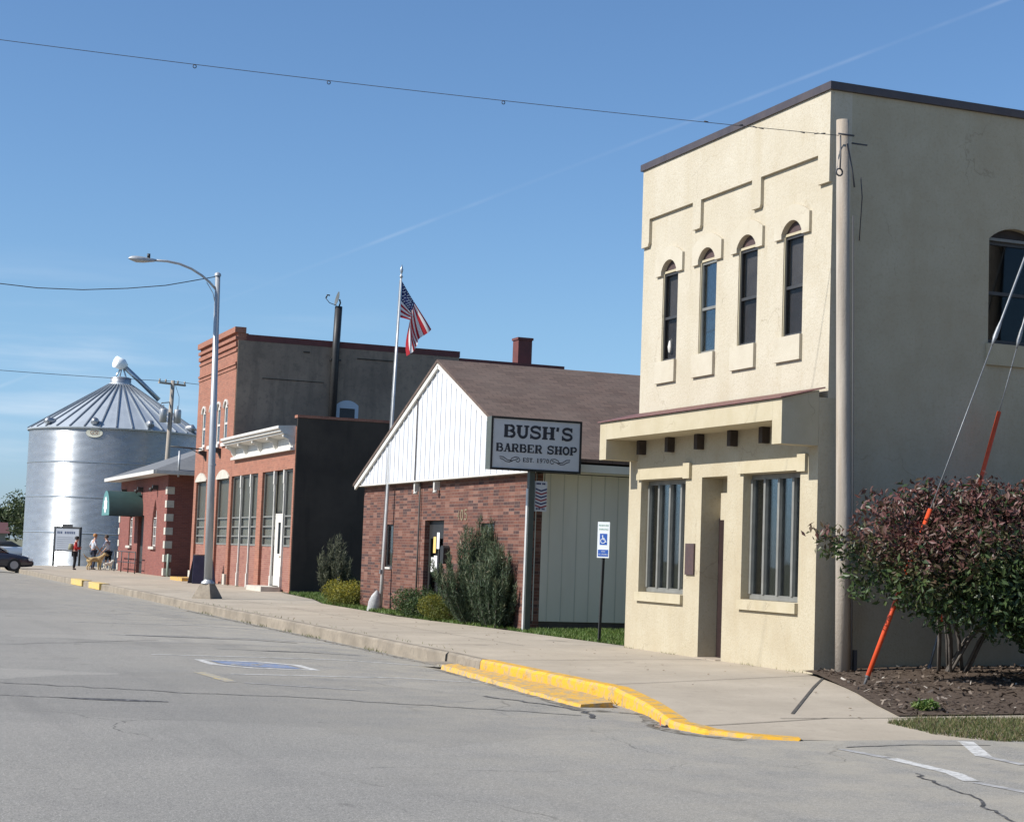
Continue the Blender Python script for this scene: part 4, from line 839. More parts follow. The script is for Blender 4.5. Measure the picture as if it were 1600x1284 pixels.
for a, b, c, d in WN:
    mb = MB(); x = BX + .05; mb.box(x, x + .05, a, a + .04, c, d); mb.box(x, x + .05, b - .04, b, c, d); mb.box(x, x + .05, a + .04, b - .04, c, c + .04); mb.box(x, x + .05, a + .04, b - .04, d - .04, d)
    w = mb.build('window', MT['dark_frame'], B2)
    mb = MB(); mb.box(x + .02, x + .025, a + .041, b - .041, c + .041, d - .041); mb.build('pane', MT['glass'], w)
    mb = MB()
    for q in range(14):
        u = a + .05 + (b - a - .1) * q / 14; xo = x + .1 + .018 * math.sin(q * 2.1)
        if q in (6, 7): continue
        mb.box(xo, xo + .01, u, u + (b - a - .1) / 14, c, d)
    mb.build('curtain', MT['curtain'], w)
    mb = MB(); mb.sheet(rect(a, b, c, d), lambda u, v: (x + .2, u, v)); mb.build('interior', MT['inside'], w)
    mb = MB(); mb.box(BX - .04, BX + .045, a - .03, b + .03, c - .05, c - .002); mb.build('window_sill', MT['white_paint'], w)
# brass house number 405, drawn with strokes
MT['brass'] = mat('old_brass', (.42, .33, .19), (.34, .27, .16), rough=.45, metal=.6, s=20)
DIG = {'4': [[(.75, 0), (.75, 1), (.1, .35), (1, .35)]], '0': [[(.5 + .42 * math.sin(t), .5 + .5 * math.cos(t)) for t in np.linspace(0, 2 * math.pi, 15)]], '5': [[(.9, 1), (.2, 1), (.15, .58), (.55, .64), (.9, .45), (.88, .15), (.5, .0), (.1, .12)]]}
mb = MB()
for i, ch in enumerate('405'):
    for st in DIG[ch]:
        vs, fs = ribbon([(u * .16 + i * .24, v * .22) for u, v in st], .04, 0); mb.add([(BX - .012, 36.72 - q[0], 2.42 + q[1]) for q in vs], fs)
mb.build('house_number', MT['brass'], B2)

# ================================================================== STREET SIGNS
# slab-serif letters as strokes in a unit box; each stroke (points, width)
def slab(ch):
    T, t = .30, .15                                           # stem and hairline weights
    arc = lambda cx, cy, rx, ry, a, b, n=9: [(cx + rx * math.cos(q), cy + ry * math.sin(q)) for q in np.linspace(R(a), R(b), n)]
    st = lambda x: ([(x, 0), (x, 1)], T); sf = lambda x, y, w=.46: ([(x - w / 2, y), (x + w / 2, y)], .13)
    lo, hi = .065, .935
    D = {
        'B': [st(.22), ([(.05, hi), (.55, hi)], .13), ([(.05, lo), (.58, lo)], .13), ([(.2, .52), (.58, .52)], .11), (arc(.55, .73, .27, .205, 90, -90), .2), (arc(.58, .29, .31, .225, 90, -90), .22)],
        'U': [([(.22, 1), (.22, .35)] + arc(.52, .36, .30, .30, 180, 360) + [(.82, 1)], .22), sf(.22, hi, .5), sf(.82, hi, .42), ([(.2, 1), (.2, .35)], T)],
        'S': [(arc(.5, .73, .34, .215, 20, 270, 12) + arc(.5, .28, .36, .225, 90, -160, 12), .2), ([(.86, .66), (.86, 1.0)], .12), ([(.12, .0), (.12, .36)], .12)],
        'H': [st(.22), st(.82), sf(.22, hi), sf(.22, lo), sf(.82, hi), sf(.82, lo), ([(.2, .5), (.84, .5)], .13)],
        "'": [([(.5, 1), (.4, .68)], .22)],
        'A': [([(.2, 0), (.5, 1)], .14), ([(.82, 0), (.52, 1)], T), sf(.17, lo, .36), sf(.84, lo, .42), ([(.3, .32), (.72, .32)], .1), ([(.36, hi), (.62, hi)], .13)],
        'R': [st(.22), ([(.05, hi), (.55, hi)], .13), sf(.22, lo), ([(.2, .48), (.6, .48)], .11), (arc(.56, .72, .28, .225, 90, -90), .2), ([(.55, .48), (.82, .05)], .26), sf(.86, lo, .3)],
        'E': [st(.22), ([(.05, hi), (.86, hi)], .13), ([(.05, lo), (.9, lo)], .13), ([(.2, .5), (.62, .5)], .12), ([(.84, 1), (.84, .7)], .12), ([(.88, 0), (.88, .32)], .12), ([(.62, .62), (.62, .38)], .1)],
        'O': [(arc(.52, .5, .37, .42, 0, 360, 20), .24)],
        'P': [st(.22), ([(.05, hi), (.55, hi)], .13), sf(.22, lo), ([(.2, .44), (.6, .44)], .11), (arc(.56, .69, .3, .25, 90, -90), .22)],
        'T': [st(.5), ([(.05, hi), (.95, hi)], .13), sf(.5, lo), ([(.07, 1), (.07, .68)], .11), ([(.93, 1), (.93, .68)], .11)],
        '1': [st(.5), sf(.5, lo, .6), ([(.25, .8), (.5, hi)], .14)],
        '9': [(arc(.5, .68, .32, .27, 0, 360, 16), .2), ([(.82, .68), (.75, .3), (.45, .04), (.2, .1)], .18)],
        '7': [([(.1, hi), (.9, hi), (.45, 0)], .18), ([(.1, 1), (.1, .7)], .1)],
        '0': [(arc(.5, .5, .32, .44, 0, 360, 18), .2)],
        '.': [([(.5, 0), (.5, .16)], .18)], ' ': []}
    return D[ch]
def write(mb, s, u0, v0, h, w, gap, fn):
    """one line of slab letters; fn(u, v, layer) puts them on the sign face, each stroke a hair above the last"""
    u = u0; k = 0
    for ch in s:
        ww = w * (.45 if ch in "'." else .55 if ch == ' ' else 1)
        for pts, wd in slab(ch):
            vs, fs = ribbon([(p[0] * ww, p[1] * h) for p in pts], wd * (w * .6 + h * .4) * 1.0, 0)
            k += 1; mb.add([fn(u + q[0], v0 + q[1], k * .00012) for q in vs], fs)
        u += ww + gap
sp = thing('shop_sign', 'gray framed barber shop sign on a tall post by the walk', 'sign', (13.06, 31.9, .1))
mb = MB(); mb.box(13.01, 13.125, 31.79, 31.91, 0, 3.34); mb.build('post', MT['cabinet'], sp)
mb = MB(); mb.box(12.985, 13.008, 31.81, 31.89, .05, 3.0); mb.build('post_strip', MT['white_pole'], sp)
mb = MB(); mb.box(12.13, 14.07, 31.72, 31.98, 3.345, 4.385); cab = mb.build('cabinet', MT['cabinet'], sp)
mb = MB(); mb.wall(rect(12.125, 14.075, 3.34, 4.39), [rect(12.165, 14.035, 3.38, 4.35)], FY(31.70), .017); mb.build('frame', MT['black'], sp)
mb = MB(); mb.sheet(rect(12.166, 14.034, 3.381, 4.349), lambda u, v: (u, 31.716, v)); mb.build('face', MT['signwhite'], sp)
fs_ = lambda u, v, k=0: (u, 31.713 - k, v)
for a in (("BUSH'S", 12.385, 3.985, .255, .262, .015), ('BARBER SHOP', 12.235, 3.70, .165, .158, .008), ('EST. 1970', 12.82, 3.515, .085, .062, .008)):
    mb = MB(); write(mb, *a, fs_); mb.build('lettering', MT['letter'], sp, weld=False)
for sg, cx_ in ((1, 12.55), (-1, 13.61)):
    mb = MB()
    for pts in ([(-.23, .055), (-.15, .05), (-.07, .0), (.02, -.02), (.1, .0), (.17, .03)], [(.0, -.02), (.03, .03), (.1, .06), (.18, .05), (.21, .0), (.17, -.04), (.12, -.02)], [(-.22, .02), (-.15, .0), (-.1, -.035), (-.02, -.045), (.05, -.02)]):
        vs, fs = ribbon([(sg * a_ + cx_, b_ + 3.545) for a_, b_ in pts], .016, 0); mb.add([fs_(*q[:2]) for q in vs], fs)
    mb.build('scrollwork', MT['letter'], sp, weld=False)
# hanging barber pole panel on the post
hp = thing('barber_sign', 'small red white and blue chevron panel hung on the sign post', 'sign', (13.28, 31.82, 2.56))
mb = MB(); mb.box(13.155, 13.41, 31.83, 31.87, 2.56, 3.16); mb.build('panel', MT['signwhite'], hp)
MT['chev_red'] = mat('chevron_red', (.30, .035, .045), rough=.5); MT['chev_blue'] = mat('chevron_blue', (.03, .04, .12), rough=.5)
for i in range(6):
    mb = MB(); z = 3.02 - i * .066
    pts = [(13.16, z), (13.283, z - .04), (13.405, z)]; mb.add([(u, 31.826, v) for u, v in pts + [(q[0], q[1] - .03) for q in reversed(pts)]], [(0, 1, 4, 5), (1, 2, 3, 4)]); mb.build('chevron', MT['chev_red'] if i % 2 == 1 else MT['chev_blue'], hp)
mb = MB()
for i, (u, w_) in enumerate(((13.175, .03), (13.21, .024), (13.24, .03), (13.30, .028), (13.335, .03))): mb.box(u, u + w_, 31.822, 31.828, 3.09, 3.125); mb.box(u + .006, u + w_, 31.822, 31.828, 2.59, 2.625)
mb.build('lettering', MT['chev_blue'], hp)
mb = MB(); mb.tube([(13.2, 31.85, 3.16), (13.2, 31.85, 3.33)], .008, 5); mb.tube([(13.36, 31.85, 3.16), (13.36, 31.85, 3.33)], .008, 5); mb.build('hanger', MT['black'], hp)

MT['sign_white'] = mat('reflective_white', (.86, .90, .90), rough=.4); MT['sign_blue'] = mat('reflective_blue', (.035, .12, .46), rough=.4); MT['sign_green'] = mat('sign_green_text', (.10, .28, .17), rough=.5)
# the plate stands turned a little toward the street so that the low sun catches it
hs_ = thing('parking_sign', 'blue and white accessible parking sign on a thin black post', 'sign', (13.01, 28.2, .12), R(0), local=True)
AN = R(-32)
def pl(u, v, k=0.):
    x_, y_ = u * math.cos(AN), u * math.sin(AN); nx, ny = math.sin(AN), -math.cos(AN)
    return (x_ + nx * (.03 + k), y_ + ny * (.03 + k), v)
mb = MB(); mb.bar((-.03, 0, 0), (.012, 0, 1.75), .045, .035, up=(0, 1, 0)); mb.build('post', MT['black'], hs_)
W2 = .108
mb = MB(); mb.wall(rect(-W2, W2, 1.56, 2.2), [], lambda u, v, d=0: pl(u, v, -d), .006); mb.build('panel', MT['sign_white'], hs_)
mb = MB(); mb.sheet(rect(-.066, .066, 1.79, 1.99), lambda u, v: pl(u, v, .002)); mb.sheet(rect(-.092, .092, 1.585, 1.705), lambda u, v: pl(u, v, .002)); mb.build('blue_field', MT['sign_blue'], hs_)
mb = MB(); wheelchair(mb, lambda u, v: pl(u - .0, v + 1.893, .004), .165); mb.build('access_symbol', MT['sign_white'], hs_, weld=False)
textmesh('lettering', 'RESERVED', .04, MT['sign_green'], hs_, lambda u, v: pl(u, v + 2.135, .003))
textmesh('lettering', 'PARKING', .04, MT['sign_green'], hs_, lambda u, v: pl(u, v + 2.065, .003))
textmesh('lettering', 'VAN', .036, MT['sign_white'], hs_, lambda u, v: pl(u, v + 1.672, .004))
textmesh('lettering', 'ACCESSIBLE', .031, MT['sign_white'], hs_, lambda u, v: pl(u, v + 1.622, .004))

# ================================================================== FLAGPOLE AND FLAG
fpo = thing('flagpole', 'white flagpole standing at the walk before the brick shop', 'flagpole', (13.05, 41.4, .1))
def fp(z): return Vector((13.05 + (z - .15) * .0222, 41.4, z))
mb = MB(); mb.tube([fp(0), fp(2), fp(5), fp(8.55)], [.048, .045, .036, .024], 10); mb.build('pole_shaft', MT['white_pole'], fpo)
mb = MB(); mb.tube([fp(8.54), fp(8.6), fp(8.63), fp(8.7), fp(8.76), fp(8.9)], [.02, .05, .02, .03, .045, .004], 8); mb.build('finial', MT['steel'], fpo)
mb = MB(); mb.tube([fp(1.15) + Vector((-.07, 0, 0)), fp(4) + Vector((-.055, 0, 0)), fp(8.5) + Vector((-.035, 0, 0))], .006, 4); mb.box(13.0, 13.05, 41.36, 41.44, 1.1, 1.2); mb.build('halyard', MT['guy'], fpo)
# flag hanging in soft folds: hoist along the pole, the fly drooping down and to the right
FL = {}; nu, nv = 36, 26
V = []; 
for i in range(nu + 1):
    for j in range(nv + 1):
        u = i / nu; v = j / nv                               # u along the fly, v from top (0) to bottom (1) of the hoist
        top = Vector((.03, 0, 8.48)).lerp(Vector((.80, -.10, 7.30)), u ** .92)                       # upper edge falls steeply
        mid = 7.55 - .10 * math.sin(u * math.pi * .9)
        if u < .42: bot = Vector((.03 + u * .62, -.02, 7.55 - .12 * u))
        else:
            w_ = (u - .42) / .58; bot = Vector((.29 - .10 * math.sin(w_ * 1.5) + .12 * w_, .12 * math.sin(w_ * 3), 7.50 - .90 * w_ ** .8))
        p_ = top.lerp(bot, v)
        amp = .09 * u ** .7
        p_.y += amp * math.sin(9 * v + 3.5 * u + 1) + .05 * u * math.sin(17 * v - 4 * u); p_.x += .035 * u * math.sin(8 * v + 1.5)
        V.append(p_ + Vector((13.05 + .0222 * (p_.z - .15), 41.4, 0)))
mbr, mbw, mbb = [], [], []
mb = MB(); F = []; MI = []
for i in range(nu):
    for j in range(nv):
        a = i * (nv + 1) + j; F.append((a, a + nv + 1, a + nv + 2, a + 1)); stripe = j // 2
        MI.append(2 if (i < nu * .4 and j < 14) else (0 if stripe % 2 == 0 else 1))
def cloth(name, c, tr):
    m = leafmat(name, [(0, c), (1, c)], .8, tr); return m
mb.v = [tuple(q) for q in V]; mb.f = F; mb.m = MI; mb.sm = [True] * len(F); mb.leaf = np.zeros(len(V))
fl = mb.build('flag', [cloth('flag_red', (.42, .02, .03), .3), cloth('flag_white', (.75, .74, .72), .3), cloth('flag_blue', (.02, .03, .12), .2)], None, (13.24, 41.4, 7.5), weld=False)
tag(fl, 'American flag hanging in folds from the white flagpole', 'flag')
mb = MB()
for r_ in range(9):
    for c_ in range(6 if r_ % 2 == 0 else 5):
        u = (.04 + .065 * c_ + (.032 if r_ % 2 else 0)) * 1.0; v = .045 + r_ * .056
        i = min(int(u * nu), nu - 1); j = min(int(v * nv), nv - 1); q = V[i * (nv + 1) + j]; q2 = V[(i + 1) * (nv + 1) + j + 1]; c = (q + q2) / 2
        for sgn in (-1, 1):
            pts = [(c.x + (.018 if k % 2 == 0 else .008) * math.sin(k * math.pi / 5), c.y + sgn * .012, c.z + (.018 if k % 2 == 0 else .008) * math.cos(k * math.pi / 5)) for k in range(10)]
            mb.add(pts, [tuple(range(10))])
mb.build('stars', MT['sign_white'], fl, weld=False)

# rock beside the flagpole
mb = MB(); ring = []
for k in range(9):
    z = k / 8; r_ = [.15, .165, .165, .16, .15, .135, .115, .075, .02][k]
    for j in range(14):
        t = 2 * math.pi * j / 14; ring.append((12.83 + r_ * math.cos(t) * (1 + .1 * math.sin(3 * t + k)) + .11 * z, 41.35 + .6 * r_ * math.sin(t), .13 + .56 * z))
mb.add(ring, [(i * 14 + j, i * 14 + (j + 1) % 14, (i + 1) * 14 + (j + 1) % 14, (i + 1) * 14 + j) for i in range(8) for j in range(14)], 0, True)
tag(mb.build('landscape_rock', mat('whitewashed_rock', (.60, .60, .58), (.34, .34, .34), rough=.9, s=6, bump=.6, bs=14)), 'pale upright rock set against the foot of the flagpole', 'rock')

# ================================================================== SHRUBS
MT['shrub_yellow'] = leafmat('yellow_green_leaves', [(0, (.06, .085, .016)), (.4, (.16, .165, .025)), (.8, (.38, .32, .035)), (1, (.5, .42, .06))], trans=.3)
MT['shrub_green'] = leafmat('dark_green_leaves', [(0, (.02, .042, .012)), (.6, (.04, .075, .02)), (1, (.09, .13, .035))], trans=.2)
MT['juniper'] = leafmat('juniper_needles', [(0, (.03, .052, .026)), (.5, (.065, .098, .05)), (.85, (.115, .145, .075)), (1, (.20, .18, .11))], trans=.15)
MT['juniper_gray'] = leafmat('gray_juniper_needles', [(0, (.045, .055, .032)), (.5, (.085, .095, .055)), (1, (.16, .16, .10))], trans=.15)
def low_shrub(c, r, n, m, label, shade, size=.035):
    o = thing('shrub', label, 'shrub', (c[0], c[1], .14), group='low shrubs before the brick shop')
    bl = [(c[0] + r * .95 * math.cos(k * 2.4) * (k / 8) ** .5, c[1] + r * 1.2 * math.sin(k * 2.4) * (k / 8) ** .5, c[2] + rng.uniform(-.1, .12), r * .55, r * .55, r * .5) for k in range(9)]
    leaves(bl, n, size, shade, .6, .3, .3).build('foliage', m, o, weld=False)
    mb = MB()
    for k in range(6): mb.tube([(c[0] + .05 * math.cos(k), c[1] + .05 * math.sin(k), .1), (c[0] + r * .6 * math.cos(k * 1.1), c[1] + r * .6 * math.sin(k * 1.1), c[2] + .1)], [.015, .006], 5)
    mb.build('stem', MT['bark'], o)
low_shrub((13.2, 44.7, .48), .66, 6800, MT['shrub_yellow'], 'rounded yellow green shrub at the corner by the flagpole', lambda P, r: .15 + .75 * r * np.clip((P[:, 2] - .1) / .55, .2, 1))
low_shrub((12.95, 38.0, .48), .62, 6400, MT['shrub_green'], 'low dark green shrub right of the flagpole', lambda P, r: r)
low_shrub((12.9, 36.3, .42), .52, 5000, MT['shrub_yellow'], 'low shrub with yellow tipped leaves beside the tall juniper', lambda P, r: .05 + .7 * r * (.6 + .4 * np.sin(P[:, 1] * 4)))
def juniper(c, H, rad, nb, m, label, grp, tip=.135):
    o = thing('juniper', label, 'shrub', (c[0], c[1], .12), group=grp)
    A, st = [], MB()
    for k in range(nb):
        a = rng.uniform(0, 2 * math.pi); e = rng.random() ** .7; out = rad * e * rng.uniform(.7, 1.1); h = H * (1.05 - .45 * e * e) * rng.uniform(.55, 1.12)
        b0 = Vector((c[0] + .3 * rad * math.cos(a) * e, c[1] + .3 * rad * math.sin(a) * e, .12)); t_ = Vector((c[0] + out * math.cos(a), c[1] + out * math.sin(a), .12 + h)); md = b0.lerp(t_, .5) + Vector((.22 * out * math.cos(a), .22 * out * math.sin(a), -.06 * h))
        pts = [(b0 * (1 - q) ** 2 + md * 2 * q * (1 - q) + t_ * q * q) for q in np.linspace(0, 1, 8)]
        st.tube(pts, [.012 * (1 - q * .8) for q in np.linspace(0, 1, 8)], 4, cap=False)
        for q in np.linspace(.12, 1, int(90 * H / 2)):
            p0 = b0 * (1 - q) ** 2 + md * 2 * q * (1 - q) + t_ * q * q; d = (t_ - md).normalized(); A.append((p0.x, p0.y, p0.z, d.x, d.y, d.z, q))
    A = np.array(A); A = np.repeat(A, 3, 0); n = len(A); d = A[:, 3:6] + nr.normal(size=(n, 3)) * .5; d /= np.linalg.norm(d, axis=1)[:, None]
    s_ = np.cross(d, nr.normal(size=(n, 3))); s_ /= np.linalg.norm(s_, axis=1)[:, None]; P = A[:, :3] + nr.normal(size=(n, 3)) * .022
    L = tip * nr.uniform(.6, 1.3, n)[:, None]; V = np.stack([P - s_ * .008, P + s_ * .008, P + d * L], 1).reshape(-1, 3)
    mb = MB(); mb.v = [tuple(q) for q in V.tolist()]; mb.f = [(3 * i, 3 * i + 1, 3 * i + 2) for i in range(n)]; mb.m = [0] * n; mb.sm = [False] * n
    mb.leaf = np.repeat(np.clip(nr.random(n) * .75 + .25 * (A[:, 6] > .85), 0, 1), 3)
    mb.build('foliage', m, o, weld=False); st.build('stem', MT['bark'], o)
juniper((13.1, 34.55, 0), 2.0, 1.0, 150, MT['juniper'], 'tall feathery green juniper half hiding the shop front', 'junipers before the shops')
juniper((13.0, 33.35, 0), 1.55, .6, 90, MT['juniper'], 'green juniper standing close behind the barber sign post', 'junipers before the shops')
juniper((14.75, 51.5, 0), 1.75, .62, 80, MT['juniper_gray'], 'wispy gray green juniper in the shade of the black wall', 'junipers before the shops', .13)

# ================================================================== LOW STOREFRONT (white cornice)
FXc, Y0, Y1 = 14.2, 54.9, 64.28
B3 = thing('storefront', 'low orange brick storefront with white cornice and black tarred side wall', 'building', (FXc, 59.6, .1))
BAY = [(55.1, 59.3), (59.95, 64.2)]
mb = MB(); mb.wall(rect(Y0, Y1, 0, 4.8), [rect(a, b, .12, 4.25) for a, b in BAY], FX(FXc), .3); mb.box(FXc, FXc + .3, Y0 + .01, Y1, 4.8, 5.62)
mb.build('brick_front', MT['store_brick'], B3)
for a, b in ((55.1, 56.32), (57.72, 59.3), (59.95, 64.2)):
    mb = MB(); mb.box(FXc + .1, FXc + .3, a, b, 0, 1.68); mb.build('base_wall', MT['store_base_brick'], B3)
mb = MB(); mb.box(FXc + .02, 34, Y0 - .04, Y0 - .002, 0, 5.9); mb.box(FXc + .3, 34, Y0, Y0 + .28, 0, 5.9); mb.box(FXc + .3, 34, Y0 + .28, Y1, 5.4, 5.5); mb.build('side_wall', MT['black_wall'], B3)
mb = MB(); mb.box(FXc + .0, 34, Y0 - .06, Y0 + .3, 5.902, 5.99); mb.build('coping', MT['store_brick'], B3)
def col_mb(y, z0, z1):
    m_ = MB(); x = FXc + .03; w = .045
    m_.box(x - .02, x + .08, y - w * 1.6, y + w * 1.6, z0, z0 + .5); m_.box(x, x + .06, y - w, y + w, z0 + .5, z0 + .85); m_.box(x + .01, x + .06, y - w * .8, y + w * .8, z0 + .85, z1 - .7)
    m_.box(x, x + .06, y - w, y + w, z1 - .7, z1 - .45); m_.box(x - .02, x + .08, y - w * 1.5, y + w * 1.5, z1 - .45, z1); return m_
for y in (56.36, 57.7, 61.2, 62.75): col_mb(y, .2, 4.25).build('column', MT['white_paint'], B3)
def glazing(a, b, parent, z0=1.69, z1=4.245, shelf=True):
    x = FXc + .085; mb = MB(); mb.box(x, x + .05, a, b, z0, z0 + .06); mb.box(x, x + .05, a, b, z1 - .06, z1); mb.box(x, x + .05, a, a + .05, z0 + .06, z1 - .06); mb.box(x, x + .05, b - .05, b, z0 + .06, z1 - .06)
    if shelf: mb.box(x, x + .04, a + .05, b - .05, 2.0, 2.05); mb.box(x, x + .04, a + .05, b - .05, 2.34, 2.39); mb.box(x, x + .04, a + .05, b - .05, 2.68, 2.73)
    w = mb.build('window', MT['gray_frame'], parent)
    mb = MB(); mb.box(x + .041, x + .046, a + .051, b - .051, z0 + .061, z1 - .061); mb.build('pane', MT['dusty_glass'], w)
    mb = MB(); mb.sheet(rect(a, b, 2.75, z1), lambda u, v: (x + .08, u, v)); mb.build('blind', MT['dusty'], w)
    mb = MB(); mb.sheet(rect(a, b, z0, 2.75), lambda u, v: (x + .09, u, v)); mb.build('back_wall', MT['curtain'] , w)
for a, b in ((55.1, 56.28), (57.78, 59.3), (59.95, 61.14), (61.26, 62.69), (62.81, 64.2)): glazing(a, b, B3)
mb = MB(); x = FXc + .12; mb.box(x, x + .06, 56.43, 56.58, .38, 2.8); mb.box(x, x + .06, 57.48, 57.63, .38, 2.8); mb.box(x, x + .06, 56.58, 57.48, 2.68, 2.8); mb.box(x, x + .06, 56.58, 56.86, .38, 2.68); mb.box(x, x + .06, 57.2, 57.48, .38, 2.68); mb.box(x, x + .06, 56.86, 57.2, .38, 1.45); mb.box(x, x + .06, 56.86, 57.2, 2.5, 2.68)
dd = mb.build('door', MT['white_paint'], B3)
mb = MB(); mb.box(x + .02, x + .03, 56.861, 57.199, 1.451, 2.499); mb.build('pane', MT['dark_glass'], dd)
mb = MB(); mb.tube([(x - .05, 56.66, 1.35), (x, 56.66, 1.35)], .035, 6); mb.build('handle', MT['brass'], dd)
mb = MB(); mb.sheet(rect(56.43, 57.63, .3, 4.25), lambda u, v: (x + .4, u, v)); mb.build('interior', MT['inside'], dd)
mb = MB(); mb.box(x, x + .05, 56.42, 57.64, 2.83, 2.9); mb.box(x + .02, x + .03, 56.42, 57.64, 2.901, 4.2); mb.build('transom', MT['dusty_glass'], B3); mb = MB(); mb.box(x + .06, x + .07, 56.42, 57.64, 2.85, 4.24); mb.build('transom_blind', MT['dusty'], B3)
mb = MB(); mb.box(13.55, FXc - .002, 56.1, 58.2, .1, .36); mb.build('doorstep', MT['stone'], B3)
# cornice with brackets
mb = MB(); prof = [(FXc - .0, 5.276), (FXc - .42, 5.361), (FXc - .42, 5.408), (FXc - .5, 5.434), (FXc - .5, 5.49), (FXc - .58, 5.526), (FXc - .58, 5.612), (FXc - .0, 5.652)]
mb.wall(prof, [], lambda u, v, d=0: (u - .003, 55.0 + d, v), 8.8)
mb.box(FXc - .16, FXc - .003, 54.98, 63.85, 4.84, 4.932); mb.box(FXc - .08, FXc - .003, 54.98, 63.85, 4.932, 4.992); mb.box(FXc - .03, FXc - .003, 55.0, 63.8, 4.992, 5.276)
cor = mb.build('cornice', MT['white_paint'], B3)
for y in (55.02, 57.2, 59.4, 61.6, 63.55):
    mb = MB(); mb.wall([(FXc - .033, 4.992), (FXc - .033, 5.328), (FXc - .40, 5.328), (FXc - .40, 5.262), (FXc - .22, 5.183), (FXc - .14, 4.998)], [], lambda u, v, d=0: (u, y + d, v), .14); mb.build('bracket', MT['white_paint'], cor)

# ================================================================== TWO STOREY BRICK BUILDING
Z0, Z1 = 64.3, 71.25
B4 = thing('brick_building', 'tall two storey orange brick building with dark bare side wall', 'building', (FXc, 67.8, .1))
UP4 = [(65.45, 66.05), (66.75, 67.35), (68.05, 68.65), (69.55, 70.15)]
G4 = [(64.62, 66.75), (68.75, 70.75)]
mb = MB(); mb.wall(rect(Z0, Z1, 0, 9.7), [arch(a, b, 5.6, 7.0, 7.2) for a, b in UP4] + [rect(a, b, .3, 4.25) for a, b in G4], FX(FXc), .4)
for z, d, h in ((8.35, .06, .1), (8.5, .1, .09), (9.0, .08, .09), (9.2, .13, .16), (9.45, .17, .12)): mb.box(FXc - d * .55, FXc - .002, Z0, Z1, z, z + h)
mb.build('brick_front', MT['store_brick'], B4)
mb = MB(); mb.box(FXc - .13, FXc + .3, Z0 - .03, Z1 + .03, 9.702, 9.92); mb.build('parapet_cap', MT['store_brick'], B4)
mb = MB(); mb.box(FXc + .02, 23.1, Z0 - .035, Z0 - .002, 0, 9.42); mb.box(FXc + .4, 23.1, Z0, Z0 + .3, 0, 9.42); mb.box(23.1, 27.6, Z0, Z0 + .3, 0, 9.1); mb.box(FXc + .4, 27.6, Z1 - .3, Z1, 0, 9.1); mb.box(FXc + .4, 27.6, Z0 + .3, Z1 - .3, 8.9, 9.0); mb.box(27.3, 27.6, Z0 + .3, Z1 - .3, 0, 9.1); mb.build('side_wall', MT['tar_wall'], B4)
mb = MB(); mb.box(FXc + .33, 23.12, Z0 - .05, Z0 + .33, 9.423, 9.66); mb.box(23.12, 27.65, Z0 - .05, Z0 + .33, 9.103, 9.4); mb.build('coping', MT['red_cap'], B4)
mb = MB(); mb.box(16.75, 17.0, Z0 - .06, Z0 - .037, 9.13, 9.18); mb.box(18.9, 20.5, Z0 - .06, Z0 - .037, 9.04, 9.08); mb.box(15.2, 17.6, Z0 - .055, Z0 - .037, 8.02, 8.045); mb.build('wall_stain', MT['black_wall'], B4)
for a, b in UP4:
    mb = MB(); x = FXc + .02; mb.wall(arch(a, b, 5.6, 7.0, 7.19), [rect(a + .1, b - .1, 5.7, 6.3), rect(a + .1, b - .1, 6.38, 6.95)], FX(x), .06); w = mb.build('window', MT['white_paint'], B4)
    mb = MB(); mb.box(x + .02, x + .03, a + .1, b - .1, 5.7, 6.3); mb.box(x + .02, x + .03, a + .1, b - .1, 6.38, 6.95); mb.build('pane', MT['glass'], w)
    mb = MB(); mb.sheet(rect(a, b, 5.6, 7.0), lambda u, v: (x + .07, u, v)); mb.build('blind', MT['white_paint'], w)
    mb = MB(); o_ = arch(a - .07, b + .07, 6.95, 7.04, 7.27); i_ = arch(a, b, 6.95, 7.0, 7.2); mb.wall(o_[1:] + [o_[0]] + [i_[0]] + i_[2:][::-1] + [i_[1]], [], FX(FXc - .06), .057); mb.build('window_hood', MT['white_paint'], B4)
    mb = MB(); mb.box(FXc - .08, FXc - .003, a - .1, b + .1, 5.46, 5.59); mb.build('window_sill', MT['white_paint'], B4)
for a, b in G4:
    glazing(a + .02, b - .02, B4, 1.69, 4.24, True)
    mb = MB(); mb.box(FXc + .1, FXc + .35, a, b, .1, 1.685); mb.build('base_wall', MT['store_base_brick'], B4)
    mb = MB(); mb.wall(arch(a - .05, b + .05, 4.2, 4.27, 4.55), [], FX(FXc - .05), .047); mb.build('lintel', MT['stone'], B4)
for y in (64.32, 66.78, 68.2, 70.85):
    mb = MB(); mb.box(FXc - .08, FXc - .003, y, y + .36, 0, .6); mb.build('pier_base', MT['stone'], B4)
for y in (66.3, 69.0):
    mb = MB(); mb.wall([(FXc - .003, 5.0), (FXc - .003, 5.4), (FXc - .3, 5.4), (FXc - .3, 5.3), (FXc - .1, 5.2)], [], lambda u, v, d=0: (u, y + d, v), .2); mb.build('bracket', MT['black'], B4)
mb = MB(); mb.tube([(FXc, 69.6, 5.5), (FXc - 1.35, 69.6, 5.55)], .03, 6); mb.tube([(FXc, 69.6, 5.25), (FXc - .6, 69.6, 5.52)], .018, 5); mb.build('sign_arm', MT['black'], B4)
mb = MB(); mb.wall(arch(18.14, 19.03, 6.0, 7.22, 7.41), [rect(18.28, 18.89, 6.2, 7.1)], FY(Z0 - .06), .024); w = mb.build('window', MT['bluewhite'], B4)
mb = MB(); mb.sheet(rect(18.27, 18.9, 6.2, 7.1), lambda u, v: (u, Z0 - .042, v)); mb.build('pane', MT['dark_frame'], w)
